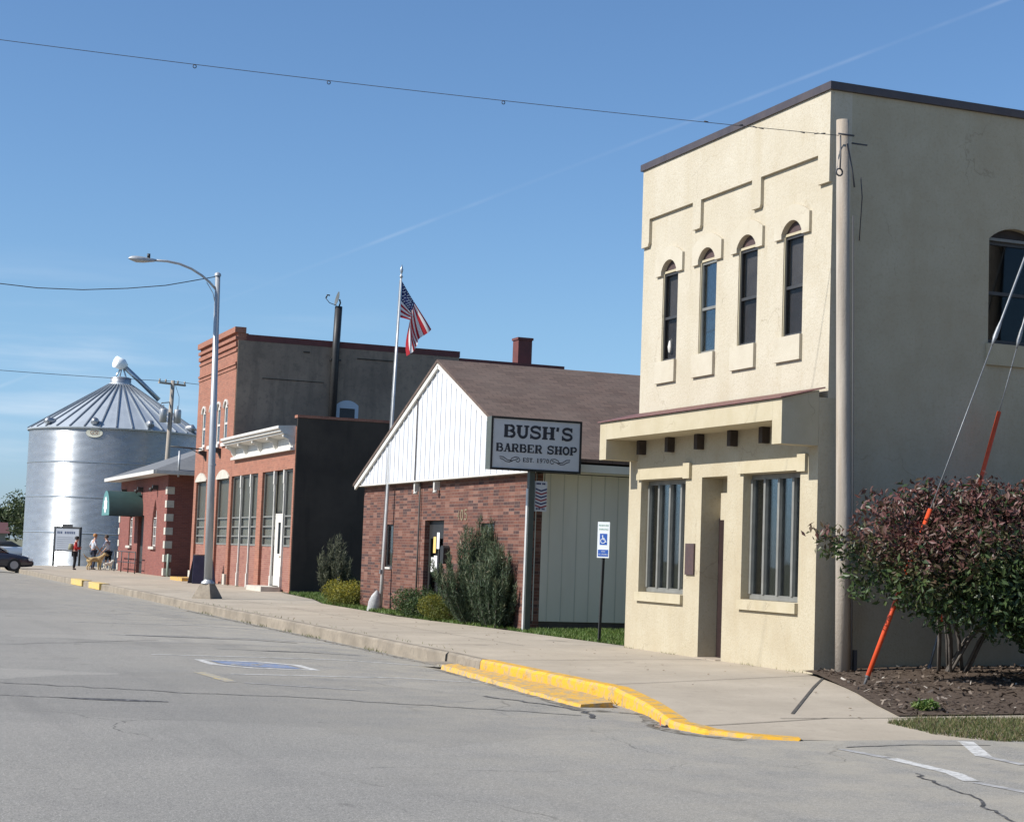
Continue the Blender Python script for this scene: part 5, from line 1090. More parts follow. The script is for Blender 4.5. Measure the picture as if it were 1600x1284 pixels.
mb = MB(); mb.box(25.78, 26.38, Z0 + .4, Z0 + 1.0, 8.95, 10.4); mb.box(25.74, 26.42, Z0 + .36, Z0 + 1.04, 10.402, 10.5); mb.build('chimney', MT['red_cap'], B4)
mb = MB(); mb.tube([(17.95, Z0 - .2, 5.5), (17.98, Z0 - .2, 9.3), (18.02, Z0 - .2, 11.0)], .145, 10); mb.box(17.8, 18.2, Z0 - .25, Z0 - .03, 8.9, 8.96); mb.build('flue', MT['black'], B4)
sdh = thing('satellite_dish', 'small satellite dish on top of the black flue pipe', 'satellite dish', (18.02, Z0 - .2, 11.0))
mb = MB(); C0 = Vector((17.98, Z0 - .25, 11.28)); ax = Vector((-.93, .02, .2)).normalized(); e1 = ax.cross(Vector((0, 0, 1))).normalized(); e2 = e1.cross(ax)
vs = [];
for r_ in (0, .11, .2, .27):
    for j in range(16): t = 2 * math.pi * j / 16; vs.append(C0 + e1 * r_ * math.cos(t) + e2 * r_ * 1.08 * math.sin(t) + ax * (r_ * r_ * .8))
mb.add(vs, [(i * 16 + j, i * 16 + (j + 1) % 16, (i + 1) * 16 + (j + 1) % 16, (i + 1) * 16 + j) for i in range(3) for j in range(16)], 0, True); mb.build('dish', mat('dish_gray', (.10, .11, .105), (.08, .085, .085), rough=.6), sdh)
mb = MB(); mb.tube([(18.02, Z0 - .2, 10.95), (18.08, Z0 - .2, 11.15), C0 - ax * .05], .03, 6); mb.build('mount', MT['black'], sdh)
mb = MB(); mb.tube([C0 - e2 * .26, C0 + ax * .3 - e2 * .24, C0 + ax * .5 - e2 * .1], .015, 5); mb.tube([C0 + ax * .48 - e2 * .1, C0 + ax * .46 + e2 * .03, C0 + ax * .36 + e2 * .04], .03, 6); mb.build('feed_arm', MT['black'], sdh)

# ================================================================== STREET LAMP
lp = thing('street_lamp', 'tall gray steel street lamp with curved arm on a concrete foot', 'street lamp', (10.22, 48.6, .15))
mb = MB(); mb.lathe([(.44, 0), (.42, .06), (.2, .44), (.0, .45)], (10.22, 48.6, .14), 4, smooth=False); mb.build('foot', MT['curbstone'], lp)
mb = MB(); mb.tube([(10.22, 48.6, .55), (10.16, 48.6, 4), (10.06, 48.6, 9.32)], [.115, .10, .072], 14); mb.lathe([(.19, 0), (.19, .05), (.13, .09), (.12, .12)], (10.22, 48.6, .57), 14); mb.lathe([(.095, 0), (.095, .06), (.05, .1), (.0, .12)], (10.06, 48.6, 9.3), 12); mb.lathe([(.115, 0), (.115, .05)], (10.17, 48.6, 3.9), 12); mb.build('lamp_post', MT['lamp_paint'], lp)
mb = MB(); mb.tube([(10.04, 48.6, 8.9), (9.84, 48.6, 9.1), (9.6, 48.6, 9.28), (9.3, 48.6, 9.44), (8.95, 48.6, 9.55), (8.6, 48.6, 9.59), (8.2, 48.6, 9.58)], .035, 8); mb.tube([(10.05, 48.6, 8.4), (9.95, 48.6, 8.8), (9.75, 48.6, 9.1)], .012, 5); mb.build('arm', MT['lamp_paint'], lp)
mb = MB(); k = []; L_ = [(8.25, .05, .05, .0), (8.1, .085, .07, -.01), (7.95, .14, .1, -.02), (7.75, .15, .11, -.02), (7.6, .1, .075, 0), (7.52, .02, .02, 0)]
for x_, ry, rz, dz in L_:
    for j in range(12): t = 2 * math.pi * j / 12; k.append((x_, 48.6 + ry * math.cos(t), 9.57 + dz + rz * math.sin(t) * (1 if math.sin(t) > 0 else .7)))
mb.add(k, [(i * 12 + j, i * 12 + (j + 1) % 12, (i + 1) * 12 + (j + 1) % 12, (i + 1) * 12 + j) for i in range(5) for j in range(12)], 0, True); hd = mb.build('lamp_head', MT['lamp_paint'], lp)
mb = MB(); mb.tube([(8.08, 48.6, 9.63), (8.08, 48.6, 9.75)], .045, 8); mb.build('photocell', MT['black'], hd)
mb = MB(); pts = [Vector((10.0, 48.6, 9.28)), Vector((9.2, 48.6, 9.06)), Vector((8.6, 48.6, 8.9)), Vector((7.54, 48.6, 8.72)), Vector((6.32, 48.6, 8.57)), Vector((5.1, 48.6, 8.51)), Vector((4.1, 48.6, 8.54)), Vector((0, 48.6, 9.0)), Vector((-8, 48.6, 10.6))]
mb.tube(pts, .013, 5); tag(mb.build('overhead_wire', MT['wire'], None, (10.0, 48.6, 9.28)), 'sagging wire running left from the top of the street lamp', 'wire')

# sandwich board and small yellow block by the brick building
sb = thing('sandwich_board', 'dark blue folding sandwich board standing behind the lamp foot', 'sandwich board', (13.5, 65.6, .2))
mb = MB(); q = lambda ya, yb: [(13.05, ya, .2), (13.95, ya, .2), (13.95, ya + .04, .2), (13.05, ya + .04, .2), (13.15, yb, 1.25), (13.85, yb, 1.25), (13.85, yb + .04, 1.25), (13.15, yb + .04, 1.25)]
mb.hexa(q(64.9, 65.3)); mb.hexa(q(65.75, 65.35)); mb.build('board', mat('navy_board', (.012, .013, .035), (.02, .02, .05), rough=.5, s=4), sb)
mb = MB(); mb.tube([(13.15, 65.34, 1.27), (13.85, 65.34, 1.27)], .02, 6); mb.build('hinge', MT['black'], sb)
mb = MB(); mb.box(13.4, 14.1, 68.7, 71.2, .15, .33); tag(mb.build('concrete_step', MT['yellow_old']), 'yellow painted concrete step before the brick building', 'step')

# ================================================================== RED BRICK HALL WITH QUOINS
H0, H1 = 77.0, 90.0
B5 = thing('brick_hall', 'single storey plum brick hall with pale quoins and a hipped roof', 'building', (FXc, 83.5, .1))
def lancet(a, b, z0, zs, zt, n=7):
    c = (a + b) / 2; r_ = [(b, zs)]
    r_ = [(a, z0), (b, z0)]
    r_ += [(b - (b - c) * (q / n) ** 1.6, zs + (zt - zs) * (q / n)) for q in range(n)] + [(c, zt)] + [(a + (c - a) * ((n - q) / n) ** 1.6, zs + (zt - zs) * ((n - q) / n)) for q in range(1, n + 1)]
    return r_
HW = [(79.4, 80.5), (85.9, 86.9)]
mb = MB(); mb.wall([(H0, 0), (82.7, 0), (82.7, 2.95), (84.3, 2.95), (84.3, 0), (H1, 0), (H1, 4.75), (H0, 4.75)], [lancet(a, b, 1.5, 2.7, 3.68) for a, b in HW], FX(FXc), .35)
mb.wall(rect(FXc + .35, 26, 0, 4.75), [], FY(H0), .35); mb.box(FXc + .35, 26, H1 - .35, H1, 0, 4.75); mb.box(25.65, 26, H0 + .35, H1 - .35, 0, 4.75); mb.build('brick_wall', MT['hall_brick'], B5)
for k in range(7):
    for c_ in (H0, H1):
        z = .25 + k * .6; mb = MB(); s_ = -1 if c_ == H0 else 1
        ya, yb = (c_ - .03, c_ + .36) if c_ == H0 else (c_ - .36, c_ + .03)
        mb.box(FXc - .03, FXc - .003, ya, yb, z, z + .32); mb.box(FXc - .003, FXc + .3, min(c_ + s_ * .003, c_ + s_ * .03), max(c_ + s_ * .003, c_ + s_ * .03), z, z + .32); mb.build('quoin', MT['stone'], B5)
for a, b in HW:
    mb = MB(); x = FXc + .07; mb.sheet(lancet(a, b, 1.5, 2.7, 3.68), lambda u, v: (x + .03, u, v)); w = mb.build('window', MT['glass'], B5)
    mb = MB(); c = (a + b) / 2
    for u in (a + .03, c, b - .03): mb.box(x, x + .025, u - .025, u + .025, 1.5, 3.5 if u == c else 2.75)
    for v in (1.53, 1.95, 2.37, 2.79): mb.box(x, x + .024, a + .05, c - .026, v, v + .04); mb.box(x, x + .024, c + .026, b - .05, v, v + .04)
    mb.build('window_bars', MT['white_paint'], w)
    mb = MB(); mb.sheet(rect(a, b, 1.5, 3.7), lambda u, v: (x + .25, u, v)); mb.build('blind', MT['curtain'], w)
    mb = MB(); mb.box(FXc - .12, FXc - .003, a - .12, b + .12, 1.38, 1.5); mb.build('window_sill', MT['stone'], w)
mb = MB(); mb.box(FXc + .15, FXc + .2, 82.7, 84.3, .1, 2.95); mb.build('door', MT['dark_frame'], B5)
mb = MB(); e = .8; x0, x1_, y0_, y1_ = FXc - e, 26 + e, H0 - e, H1 + .1 + e * .3; rz = 4.86; rh = 2.55; rr = 6.4
P = [(x0, y0_, rz), (x1_, y0_, rz), (x1_, y1_, rz), (x0, y1_, rz), (x0 + rr, y0_ + rr, rz + rh), (x1_ - rr, y0_ + rr, rz + rh), (x1_ - rr, y1_ - rr, rz + rh), (x0 + rr, y1_ - rr, rz + rh)]
mb.add(P, [(0, 1, 5, 4), (1, 2, 6, 5), (2, 3, 7, 6), (3, 0, 4, 7), (4, 5, 6, 7)]); mb.build('roof', MT['hall_roof'], B5)
mb = MB(); mb.box(x0 - .02, x0 + .1, y0_, y1_, 4.70, 4.86); mb.box(x0 + .1, x1_, y0_ - .02, y0_ + .1, 4.70, 4.86); mb.box(x0 + .1, x1_, y1_ - .1, y1_, 4.70, 4.86); mb.box(x0 + .1, FXc, y0_ + .1, y1_ - .1, 4.71, 4.735); mb.box(FXc, x1_, y0_ + .1, H0, 4.71, 4.735); mb.build('eave', MT['white_paint'], B5)
mb = MB(); mb.tube([(14.5, 76.3, 4.6), (14.5, 76.3, 5.75)], .05, 8); mb.build('vent_pipe', MT['lamp_paint'], B5)
mb = MB(); mb.tube([(14.35, 76.94, .1), (14.35, 76.94, 1.2)], .05, 8); mb.build('standpipe', mat('pale_green_pipe', (.30, .36, .30), rough=.6), B5)
for y in (79.4, 83.4, 88.2):
    mb = MB(); mb.box(FXc - .25, FXc - .003, y, y + .22, 4.1, 4.3); mb.tube([(FXc - .25, y + .11, 4.15), (FXc - .36, y + .11, 4.05)], [.07, .1], 8); mb.build('flood_light', MT['dark_frame'], B5)
# barrel awning over the door, pointing at the street
mb = MB(); yc, aw = 84.2, 1.15; prof = [(yc + aw * math.cos(t), 3.0 + 1.08 * math.sin(t)) for t in np.linspace(0, math.pi, 15)]; prof = [(yc + aw, 2.9)] + prof + [(yc - aw, 2.9)]
k = len(prof); vs = [(12.6, u, v) for u, v in prof] + [(FXc - .003, u, v) for u, v in prof]; mb.add(vs, [(i, i + 1, k + i + 1, k + i) for i in range(k - 1)], 0, True); awn = mb.build('awning', MT['green_awning'], B5)
mb = MB(); mb.sheet(prof, lambda u, v: (12.6, u, v)); mb.build('awning_face', MT['teal_face'], awn)
mb = MB(); mb.add([(12.585, yc + .55 * math.cos(t) * (1 if i % 2 else .7), 3.4 + .45 * math.sin(t) * (1 if i % 2 else .7)) for i, t in enumerate(np.linspace(0, 2 * math.pi, 17)[:-1])], [tuple(range(16))]); mb.build('awning_emblem', MT['sign_white'], awn)
# handrail
hr = thing('handrail', 'dark pipe handrail beside the door of the brick hall', 'railing', (13.2, 84.5, .18))
mb = MB()
for x_, y_ in ((13.75, 81.9), (13.75, 83.8), (13.75, 85.9), (13.75, 88.0)): mb.tube([(x_, y_, .15), (x_, y_, 1.2)], .028, 6)
mb.build('post', MT['dark_frame'], hr); mb = MB(); mb.tube([(13.75, 81.9, 1.2), (13.75, 88.0, 1.2)], .028, 6); mb.tube([(13.75, 81.9, .7), (13.75, 88.0, .7)], .024, 6); mb.build('rail', MT['dark_frame'], hr)

# ================================================================== GRAIN BIN
SX, SY, SR = 17.0, 110.2, 5.38
si = thing('grain_bin', 'huge shiny corrugated steel grain bin with ribbed cone roof', 'grain bin', (SX, SY, 0))
def bin_mat():
    m, nt, p = newmat('corrugated_bin_steel'); setc(p, Roughness=.34, Metallic=.62)
    col = mixc(nt, rampf(nt, nz(nt, 1.2, 4, .6, vscale=(1, 1, 3.2)), .35, .7), (.46, .485, .505), (.38, .405, .43)); nt.links.new(col, p.inputs['Base Color'])
    nt.links.new(rampf(nt, nz(nt, .8, 5, .6, vscale=(1, 1, 2.5)), .3, .7, .24, .30), p.inputs['Roughness']); return m
MT['bin'] = bin_mat()
mb = MB(); prof = [(SR + .0085 * math.sin(2 * math.pi * z / .068), z) for z in np.arange(0, 8.45, .0085)]; mb.lathe(prof, (SX, SY, 0), 100); mb.build('bin_wall', MT['bin'], si, weld=False)
mb = MB()
for z in (2.1, 4.25, 6.35): mb.lathe([(SR + .026, z - .03), (SR + .034, z), (SR + .026, z + .03)], (SX, SY, 0), 96)
mb.build('seam_ring', MT['bin'], si, weld=False)
mb = MB(); mb.lathe([(SR + .12, 8.36), (SR + .14, 8.44), (.75, 11.45), (.7, 11.6), (.0, 11.62)], (SX, SY, 0), 72, smooth=False); rf = mb.build('roof', mat('bin_roof_steel', (.50, .54, .57), (.43, .47, .5), rough=.55, metal=.45, s=1), si)
mb = MB()
for k in range(36):
    t = 2 * math.pi * k / 36; mb.bar((SX + (SR + .12) * math.cos(t), SY + (SR + .12) * math.sin(t), 8.48), (SX + .75 * math.cos(t), SY + .75 * math.sin(t), 11.5), .07, .10)
mb.build('roof_rib', mat('bin_rib_steel', (.26, .285, .31), rough=.5, metal=.5), rf)
for k in range(9):
    t = R(-150 + k * 36); c = Vector((SX + (SR - .35) * math.cos(t), SY + (SR - .35) * math.sin(t), 8.75)); mb = MB(); d = Vector((math.cos(t), math.sin(t), 0))
    mb.tube([c - d * .05 - Vector((0, 0, .15)), c + Vector((0, 0, .08)), c + d * .28 + Vector((0, 0, .1)), c + d * .42 - Vector((0, 0, .08))], [.2, .2, .22, .2], 8); mb.build('roof_vent', MT['steel'], rf)
mb = MB(); mb.lathe([(.65, 11.5), (.65, 11.95), (.5, 12.0), (0, 12.02)], (SX, SY, 0), 20); mb.build('collar', MT['steel'], rf)
mb = MB()
for dx, dy in ((-.55, 0), (.4, -.3), (-.1, .5)): mb.tube([(SX + dx, SY + dy, 11.6), (SX + .05, SY, 12.75)], .05, 6)
mb.build('stand', MT['bin'], si)
mb = MB(); mb.tube([(SX - .42, SY - .15, 12.95), (SX + .05, SY, 12.82), (SX + .3, SY + .06, 12.7)], [.38, .36, .18], 12); mb.build('distributor', MT['sign_white'], si)
mb = MB(); mb.tube([(SX + .1, SY, 12.75), (SX + 1.3, SY - .2, 11.7), (SX + 2.4, SY - .3, 10.7)], [.16, .15, .15], 10); mb.build('spout', MT['bin'], si)
# oval badge under the eave, facing the street
t0 = math.atan2(-108, -22 + 2.2); TA = R(246.5)
def badge(u, v, k=0.): t = TA + u / SR; return (SX + (SR + .06 + k) * math.cos(t), SY + (SR + .06 + k) * math.sin(t), 8.1 + v)
mb = MB(); mb.sheet([(.5 * math.cos(t), .27 * math.sin(t)) for t in np.linspace(0, 2 * math.pi, 25)[:-1]], lambda u, v: badge(u, v)); bd = mb.build('badge', mat('badge_cream', (.62, .60, .48), rough=.6), si)
textmesh('badge_lettering', 'GSI', .36, mat('badge_ink', (.20, .10, .08), rough=.6), bd, lambda u, v: badge(u, v, .012))

# ================================================================== FAR UTILITY POLE
fu = thing('utility_pole', 'wooden utility pole with two transformers before the grain bin', 'pole', (18.9, 103, 0))
mb = MB(); mb.tube([(18.75, 103, 0), (18.85, 103, 6), (18.95, 103, 11.35)], [.17, .15, .12], 10); mb.build('pole_shaft', MT['wood_pole'], fu)
mb = MB(); mb.bar((18.3, 102.8, 9.95), (18.9, 103, 10.05), .06, .06); mb.build('cutout_arm', MT['wood_pole'], fu)
mb = MB(); mb.bar((18.05, 102.6, 11.15), (19.8, 103.5, 11.15), .12, .12)
for x_, y_ in ((18.1, 102.62), (18.5, 102.83), (19.3, 103.25), (19.75, 103.47)): mb.tube([(x_, y_, 11.2), (x_, y_, 11.38)], .05, 6)
mb.build('crossarm', MT['wood_pole'], fu)
for x_ in (18.45, 19.3): mb = MB(); mb.lathe([(.0, 0), (.22, .02), (.22, .75), (.18, .82), (0, .84)], (x_, 102.85, 8.8), 12); mb.tube([(x_, 102.85, 9.6), (x_, 102.85, 9.85)], .04, 6); mb.build('transformer', MT['lamp_paint'], fu)
mb = MB(); mb.tube([(19.1, 102.95, 11.1), (19.35, 102.9, 10.4), (19.35, 102.85, 9.85)], .012, 4); mb.tube([(18.35, 102.8, 10.0), (18.2, 102.8, 9.7), (18.45, 102.85, 9.85)], .015, 4); mb.build('jumper', MT['wire'], fu)
mb = MB(); mb.tube(span((18.9, 103, 11.3), (-14, 101, 11.9), .35, 24), .016, 5); tag(mb.build('overhead_wire', MT['wire'], None, (18.9, 103, 11.3)), 'faint power line running left from the pole by the grain bin', 'wire')
mb = MB(); mb.tube(span((18.9, 103, 11.3), (60, 106, 11.6), .5, 24), .016, 5); tag(mb.build('overhead_wire', MT['wire'], None, (18.9, 103, 11.3)), 'faint power line running right behind the brick building', 'wire')

# ================================================================== INFORMATION BOARD
ib = thing('information_board', 'gray notice board on two posts in front of the grain bin', 'sign', (13.5, 103.5, 0))
for y_, x_ in ((104.2, 12.75), (103.2, 14.1)):
    mb = MB(); mb.tube([(x_, y_, 0), (x_, y_, 2.45)], .06, 8); mb.build('post', MT['dark_frame'], ib)
d_ = Vector((14.1 - 12.75, 103.2 - 104.2, 0)).normalized(); nn = Vector((-.595, -.80, 0))
def ibp(u, v, k=0.): q = Vector((12.75, 104.2, 0)) + d_ * u; q = q + Vector((d_.y, -d_.x, 0)) * (.06 + k); return (q.x, q.y, v)
mb = MB(); mb.wall(rect(.07, 1.61, 1.05, 2.35), [], lambda u, v, d=0: ibp(u, v, -d), .05); mb.build('panel', mat('board_gray', (.40, .42, .46), (.34, .36, .40), rough=.6, s=2), ib)
mb = MB(); mb.wall(rect(.0, 1.68, 1.0, 2.42), [rect(.08, 1.6, 1.08, 2.34)], lambda u, v, d=0: ibp(u, v, .02 - d), .06); mb.box(0, 0.001, 0, .001, 0, .001); mb.wall(rect(.5, 1.15, 2.42, 2.56), [], lambda u, v, d=0: ibp(u, v, .01 - d), .05); mb.v = [q if max(map(abs, q)) > .01 else ibp(.5, 2.43) for q in mb.v]; mb.build('frame', MT['dark_frame'], ib)
mb = MB(); u = .2
for i, w_ in enumerate((.1, .08, .1, 0, .1, .08, .1, .1, .09, .08)):
    if w_: mb.sheet(rect(u, u + w_ * .8, 2.02, 2.16), lambda p_, q: ibp(p_, q, .006))
    u += (w_ or .1) + .025
mb.build('heading', mat('heading_ink', (.03, .05, .12), rough=.6), ib)
mb = MB()
for i in range(6): mb.sheet(rect(.2, 1.45 - .1 * (i % 3), 1.2 + i * .12, 1.225 + i * .12), lambda p_, q: ibp(p_, q, .006))
mb.build('lettering', mat('small_print', (.16, .18, .22), rough=.6), ib)

# ================================================================== CAR (nose to the kerb)
car = thing('parked_car', 'dark sedan parked nose to the kerb by the far walk', 'car', (7.6, 89.9, 0), 0, local=True)
MT['carpaint'] = mat('dark_car_paint', (.022, .022, .034), (.026, .026, .038), rough=.25, s=2, spec=.6); MT['carpaint'].node_tree.nodes['Principled BSDF'].inputs['Coat Weight'].default_value = .6
def loft(secs, m=0):
    mb = MB(); n = len(secs[0]); vs = [q for s_ in secs for q in s_]
    mb.add(vs, [(i * n + j, i * n + (j + 1) % n, (i + 1) * n + (j + 1) % n, (i + 1) * n + j) for i in range(len(secs) - 1) for j in range(n)], m, True); mb.poly(secs[0][::-1], m); mb.poly(secs[-1], m); return mb
def csec(x, hw, zb, zt, k=.12):
    return [(x, -hw * .92, zb), (x, -hw, zb + .15), (x, -hw, zt - k * 1.6), (x, -hw * .93, zt - k * .5), (x, -hw * .6, zt), (x, hw * .6, zt), (x, hw * .93, zt - k * .5), (x, hw, zt - k * 1.6), (x, hw, zb + .15), (x, hw * .92, zb)]
mb = loft([csec(-2.25, .70, .42, .72), csec(-2.18, .80, .3, .86), csec(-1.7, .87, .22, .98), csec(-.9, .88, .2, .98), csec(.3, .88, .2, .97), csec(.95, .88, .2, .95), csec(1.5, .86, .22, .88), csec(2.0, .82, .25, .78), csec(2.3, .74, .28, .66), csec(2.38, .6, .36, .54)])
body = mb.build('body', MT['carpaint'], car)
gs = lambda x, hw, zt: [(x, -hw, .93), (x, -hw * .97, .93 + (zt - .93) * .5), (x, -hw * .82, zt - .03), (x, -hw * .5, zt), (x, hw * .5, zt), (x, hw * .82, zt - .03), (x, hw * .97, .93 + (zt - .93) * .5), (x, hw, .93)]
mb = loft([gs(-1.85, .76, .96), gs(-1.15, .78, 1.34), gs(-.6, .79, 1.42), gs(.0, .79, 1.41), gs(.45, .79, 1.32), gs(1.15, .76, .94)]); mb.build('cabin', MT['carpaint'], car)
mb = MB()
for sg in (-1, 1): mb.add([(-1.3, sg * .772, 1.0), (.85, sg * .772, 1.0), (.38, sg * .70, 1.31), (-.3, sg * .705, 1.35), (-.95, sg * .70, 1.32)], [(0, 1, 2, 3, 4)])
mb.build('side_glass', MT['dark_frame'], car)
mb = MB(); mb.add([(1.14, -.68, .97), (1.14, .68, .97), (.5, .58, 1.32), (.5, -.58, 1.32)], [(0, 1, 2, 3)]); mb.v = [(x + .03, y, z + .02) for x, y, z in mb.v]; mb.build('windscreen', mat('car_glass', (.04, .05, .06), rough=.05), car)
for x_ in (-1.35, 1.42):
    for sg in (-1, 1):
        mb = MB(); y_ = sg * .80; prof = [(.0, -.1), (.31, -.1), (.33, -.06), (.33, .06), (.31, .1), (.0, .1)]; vs = []
        for r_, w_ in prof:
            for j in range(20): t = 2 * math.pi * j / 20; vs.append((x_ + r_ * math.cos(t), y_ + w_, .33 + r_ * math.sin(t)))
        mb.add(vs, [(i * 20 + j, i * 20 + (j + 1) % 20, (i + 1) * 20 + (j + 1) % 20, (i + 1) * 20 + j) for i in range(5) for j in range(20)]); wh = mb.build('wheel', MT['tyre'], car)
        mb = MB(); mb.add([(x_ + .2 * math.cos(t), y_ + sg * .105, .33 + .2 * math.sin(t)) for t in np.linspace(0, 2 * math.pi, 19)[:-1]], [tuple(range(18))]); mb.build('rim', mat('wheel_rim', (.35, .35, .36), rough=.35, metal=.6), wh)
for sg in (-1, 1):
    mb = MB(); mb.box(2.12, 2.33, sg * .66 - .11, sg * .66 + .11, .56, .68); mb.build('headlight', MT['sign_white'], car)
car.rotation_euler = (0, 0, 0)

# ================================================================== PEOPLE AND DOGS
def person(loc, rz, label, J, shirt, legs, hair, shoe=(.03, .03, .03), sleeves='short', shorts=False):
    """J: joint dictionary in local metres, x forward"""
    o = thing('person', label, 'person', loc, rz, local=True)
    names = list(J); V_ = [J[n] for n in names]; ix = {n: i for i, n in enumerate(names)}
    E = [('pel', 'wai'), ('wai', 'che'), ('che', 'nec'), ('nec', 'chi'), ('chi', 'hea')]
    rad = {'pel': .135, 'wai': .115, 'che': .135, 'nec': .055, 'chi': .075, 'hea': .085}
    for s_ in 'lr':
        E += [('che', 'sho' + s_), ('sho' + s_, 'elb' + s_), ('elb' + s_, 'wri' + s_), ('wri' + s_, 'han' + s_), ('pel', 'hip' + s_), ('hip' + s_, 'kne' + s_), ('kne' + s_, 'ank' + s_), ('ank' + s_, 'toe' + s_)]
        rad.update({'sho' + s_: .06, 'elb' + s_: .042, 'wri' + s_: .03, 'han' + s_: .035, 'hip' + s_: .09, 'kne' + s_: .058, 'ank' + s_: .038, 'toe' + s_: .035})
    skin(V_, [(ix[a], ix[b]) for a, b in E], [rad[n] for n in names], 1, ix['pel']).build('body', MT['skin'], o)
    def sub(name, keys, edges, grow, m):
        k = {n: i for i, n in enumerate(keys)}
        skin([J[n] for n in keys], [(k[a], k[b]) for a, b in edges], [rad[n] * grow.get(n, 1.14) for n in keys], 1, 0).build(name, m, o)
    sk = ['pel', 'wai', 'che', 'shol', 'shor', 'elbl', 'elbr'] + (['wril', 'wrir'] if sleeves == 'long' else [])
    se = [('pel', 'wai'), ('wai', 'che'), ('che', 'shol'), ('che', 'shor'), ('shol', 'elbl'), ('shor', 'elbr')] + ([('elbl', 'wril'), ('elbr', 'wrir')] if sleeves == 'long' else [])
    sub('shirt', sk, se, {'elbl': 1.5, 'elbr': 1.5, 'pel': 1.2, 'wai': 1.2, 'che': 1.2, 'shol': 1.3, 'shor': 1.3, 'wril': 1.4, 'wrir': 1.4}, mat('shirt_cloth', shirt, tuple(c * .85 for c in shirt), rough=.9, s=8))
    lk = ['pel', 'hipl', 'hipr', 'knel', 'kner'] + ([] if shorts else ['ankl', 'ankr']); le = [('pel', 'hipl'), ('pel', 'hipr'), ('hipl', 'knel'), ('hipr', 'kner')] + ([] if shorts else [('knel', 'ankl'), ('kner', 'ankr')])
    sub('shorts' if shorts else 'trousers', lk, le, {'pel': 1.1, 'knel': 1.4, 'kner': 1.4, 'ankl': 1.7, 'ankr': 1.7, 'hipl': 1.22, 'hipr': 1.22}, mat('leg_cloth', legs, tuple(c * .8 for c in legs), rough=.9, s=8))
    mb = MB(); c = Vector(J['hea']); vs = []
    for r_, z in ((.11, -.02), (.118, .04), (.1, .1), (.05, .135), (0, .14)):
        for j in range(12): t = 2 * math.pi * j / 12; vs.append((c.x - .015 + r_ * math.cos(t), c.y + r_ * .88 * math.sin(t), c.z + z))
    mb.add(vs, [(i * 12 + j, i * 12 + (j + 1) % 12, (i + 1) * 12 + (j + 1) % 12, (i + 1) * 12 + j) for i in range(4) for j in range(12)], 0, True); mb.build('hair', mat('hair', hair, rough=.7), o)
    for s_ in 'lr':
        a = Vector(J['ank' + s_]); b = Vector(J['toe' + s_]); skin([a + Vector((-.05, 0, -.02)), (a + b) / 2 + Vector((0, 0, -.015)), b], [(0, 1), (1, 2)], [.05, .05, .04], 1).build('shoe', mat('shoe_leather', shoe, rough=.6), o)
        h = Vector(J['han' + s_]); w_ = Vector(J['wri' + s_]); d = (h - w_).normalized(); q = d.cross(Vector((0, 1, 0))); q = q.normalized() if q.length > .01 else Vector((1, 0, 0)); mb = MB()
        for f in range(4): p0 = h + q * (.018 * (f - 1.5)); mb.tube([p0, p0 + d * (.05 - .005 * abs(f - 1.2)), p0 + d * .08 + Vector((.012, 0, 0))], [.009, .008, .006], 5)
        mb.tube([h - d * .04 + q * .03, h + q * .055 + d * .01], [.01, .008], 5); mb.build('fingers', MT['skin'], o)
    mb = MB()
    for sg in (-1, 1): mb.tube([(c.x + .075, c.y + sg * .032, c.z - .005), (c.x + .085, c.y + sg * .032, c.z - .005)], .011, 6)
    mb.build('eyes', MT['black'], o)
    mb = MB(); mb.tube([(c.x + .075, c.y, c.z - .01), (c.x + .105, c.y, c.z - .045), (c.x + .08, c.y, c.z - .05)], [.01, .016, .012], 6); mb.build('nose', MT['skin'], o)
    mb = MB(); mb.tube([(c.x + .078, c.y - .03, c.z - .082), (c.x + .086, c.y, c.z - .082), (c.x + .078, c.y + .03, c.z - .082)], .007, 5); mb.build('mouth', mat('lip', (.35, .13, .11), rough=.6), o)
    return o
def stand(h=1.72, bend=0., armL=None, armR=None, spread=.11, step=.0):
    k = h / 1.72
    J = {'pel': (0, 0, .92), 'wai': (.0 + bend * .1, 0, 1.08), 'che': (.02 + bend * .3, 0, 1.32), 'nec': (.02 + bend * .42, 0, 1.47), 'chi': (.04 + bend * .48, 0, 1.54), 'hea': (.04 + bend * .5, 0, 1.62)}
    for s_, sg in (('l', 1), ('r', -1)):
        a = (armL if s_ == 'l' else armR) or [(.0, .27, 1.12), (.08, .29, .9), (.1, .29, .82)]
        J['sho' + s_] = (.0 + bend * .36, sg * .19, 1.40); J['elb' + s_] = (a[0][0], sg * a[0][1], a[0][2]); J['wri' + s_] = (a[1][0], sg * a[1][1], a[1][2]); J['han' + s_] = (a[2][0], sg * a[2][1], a[2][2])
        J['hip' + s_] = (0, sg * .095, .86); J['kne' + s_] = (.03 + sg * step * .5, sg * spread, .48); J['ank' + s_] = (-.02 + sg * step, sg * spread, .08); J['toe' + s_] = (.12 + sg * step, sg * (spread + .02), .035)
    return {n: (p_[0] * k, p_[1] * k, p_[2] * k) for n, p_ in J.items()}
pz = .17
w1 = person((11.95, 89.2, pz), R(-5), 'person in a red top and black trousers with arms folded', stand(1.66, .08, [(.08, .24, 1.14), (.26, .08, 1.18), (.28, -.02, 1.2)], [(.08, .24, 1.12), (.27, .06, 1.12), (.29, -.03, 1.12)], .08), (.42, .025, .025), (.010, .010, .012), (.02, .015, .012), sleeves='long')
mb = MB(); mb.tube([(-.22, 0, 1.0), (-.2, 0, 1.3)], [.13, .11], 8); mb.build('backpack', mat('backpack_cloth', (.25, .24, .15), rough=.9), w1)
